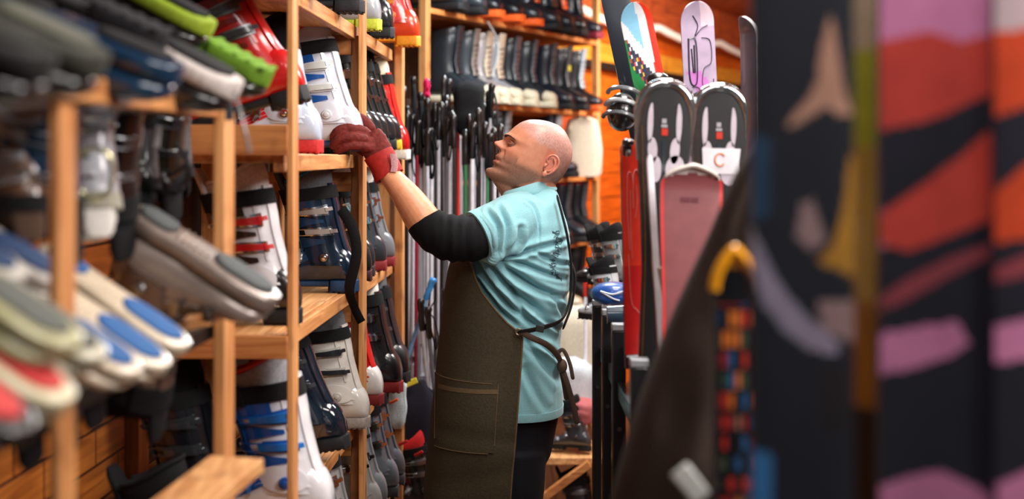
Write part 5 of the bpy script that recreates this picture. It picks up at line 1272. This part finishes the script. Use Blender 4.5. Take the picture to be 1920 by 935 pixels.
def cf2(u, v):
    y = lerp(3292, -300, v)
    if y < 95: return 0
    if y < 270: return 1
    if y < 560: return 2 if u > -.2 else 3
    return 4 if y < 760 else 5
board('ski', 'slim ski with cream, yellow-green and amber bands standing edge-on', 'ski', P(1612, 3292, 1.32), P(1612, -300, 1.32), .026, [plas(196, 176, 148, .5), plas(176, 176, 40, .5), plas(190, 150, 60, .5), plas(150, 130, 30, .5), plas(170, 110, 30, .5), DK2, plas(44, 30, 26, .5)], cf2, tip=.03, nz=200, yaw=R(-58), nx=8)
board('ski', 'dark brown edge-on board filling the dark gap beside the pink and red skis', 'ski', P(1640, 3081, 1.42), P(1640, -300, 1.42), .03, [plas(44, 32, 28, .5), plas(70, 50, 42, .5)], lambda u, v: 0, tip=.03, yaw=R(-50))  # added board whose dark colour stands in for the dark gap here
# two wide skis with the same pink, red and dark slanted graphic
PNK, RDS, RDO, CRM = plas(226, 140, 186, .4, .2), plas(214, 72, 60, .4, .2), plas(226, 78, 36, .4, .2), plas(216, 190, 196, .4, .2); DKG = plas(36, 34, 46, .4, .2); MAU = plas(160, 70, 80, .4, .2)
pa = [([(1640, -400), (1870, -400), (1870, 60), (1800, 80), (1740, 60), (1640, 80)], 1), ([(1640, 80), (1740, 60), (1800, 80), (1870, 60), (1870, 170), (1810, 195), (1740, 225), (1640, 245)], 2),
      ([(1640, 405), (1720, 350), (1800, 290), (1870, 230), (1870, 405), (1780, 440), (1700, 470), (1640, 455)], 2), ([(1640, 560), (1700, 520), (1780, 480), (1860, 455), (1850, 480), (1770, 520), (1700, 560), (1640, 585)], 4), ([(1640, 395), (1700, 400), (1750, 430), (1690, 462), (1640, 460)], 1),
      ([(1640, 625), (1720, 610), (1790, 600), (1815, 640), (1780, 665), (1700, 690), (1640, 700)], 1), ([(1640, 910), (1700, 890), (1760, 878), (1820, 905), (1870, 935), (1870, 1100), (1640, 1100)], 1)]
pb = [([(1860, -400), (2080, -400), (2080, 40), (1860, 60)], 5), ([(1860, 60), (2080, 20), (2080, 160), (1920, 200), (1862, 220)], 3), ([(1860, 360), (1930, 300), (2080, 200), (2080, 400), (1960, 440), (1860, 455)], 3),
      ([(1860, 500), (1940, 470), (2080, 420), (2080, 450), (1940, 510), (1860, 530)], 4), ([(1860, 610), (1940, 590), (2040, 585), (2040, 640), (1930, 670), (1860, 680)], 1), ([(1868, 905), (1940, 870), (2080, 850), (2080, 1100), (1868, 1100)], 1)]
def mk(pl, mp):
    def f(u, v):
        x, y = mp(u, v)
        for p_, k in pl:
            if inpoly(x, y, p_): return k
        return 0
    return f
gP = 'pair of wide skis with the same pink, red and dark graphic'
board('ski', 'wide pink, red and dark graphic ski beside the edge-on ones', 'ski', P(1756, 3460, 1.25), P(1756, -420, 1.25), .0565, [DKG, PNK, RDS, RDO, MAU, CRM, DK], mk(pa, pxmap(1756, 1756, 3460, -420, 110)), tip=.05, nz=620, nx=48, group=gP)
board('ski', 'wide orange-red and dark graphic ski, the further from the man of the matching pair', 'ski', P(1972, 3538, 1.22), P(1972, -420, 1.22), .0560, [DKG, PNK, RDS, RDO, MAU, CRM, DK], mk(pb, pxmap(1972, 1972, 3538, -420, 110)), tip=.05, nz=620, nx=48, group=gP)

# ------------------------------------------------------------ light, world, camera
def lamp(loc, sx, sy, p, c, rot=(0, 0, 0), aim=None):
    if aim: rot = (Vector(aim) - Vector(loc)).to_track_quat('-Z', 'Y').to_euler()
    l = bpy.data.lights.new('ceiling_lamp', 'AREA'); l.shape = 'RECTANGLE'; l.size = sx; l.size_y = sy; l.energy = p; l.color = c
    o = bpy.data.objects.new('ceiling_lamp', l); COL.objects.link(o); o.location = loc; o.rotation_euler = rot
lamp((.55, 3.1, 2.86), .5, 1.6, 62, (1, .93, .86), (0, R(0), 0))
lamp((1.1, 4.9, 2.86), .9, .9, 75, (1, .95, .90), (0, R(18), 0))
lamp((.25, 5.3, 2.86), .4, .9, 62, (.86, .95, 1), (0, 0, 0))
lamp((1.7, 7.2, 2.75), .9, .9, 210, (1, .92, .82), aim=(2.0, 9.6, 1.9))
lamp((.3, .9, 2.86), .8, .8, 26, (1, .95, .9), (0, 0, 0))
lamp((1.6, 1.2, 2.6), .9, .9, 72, (1, .95, .92), (R(35), R(35), 0))
w = bpy.data.worlds.new('World'); SC.world = w; w.use_nodes = True
w.node_tree.nodes['Background'].inputs['Color'].default_value = (.80, .90, 1, 1); w.node_tree.nodes['Background'].inputs['Strength'].default_value = .16
cam = bpy.data.cameras.new('Camera'); co = bpy.data.objects.new('Camera', cam); COL.objects.link(co)
co.location = (0, 0, H); co.rotation_euler = (PI / 2, 0, 0); cam.sensor_width = 36; cam.lens = F / 1920 * 36
cam.shift_y = -(467.5 - CY) / 1920; cam.clip_start = .05; cam.clip_end = 60
cam.dof.use_dof = True; cam.dof.focus_distance = 3.86; cam.dof.aperture_fstop = 1.75
SC.camera = co
SC.view_settings.view_transform = 'Standard'; SC.view_settings.look = 'None'; SC.view_settings.gamma = 1; SC.view_settings.use_curve_mapping = False
SC.view_settings.exposure = -.08
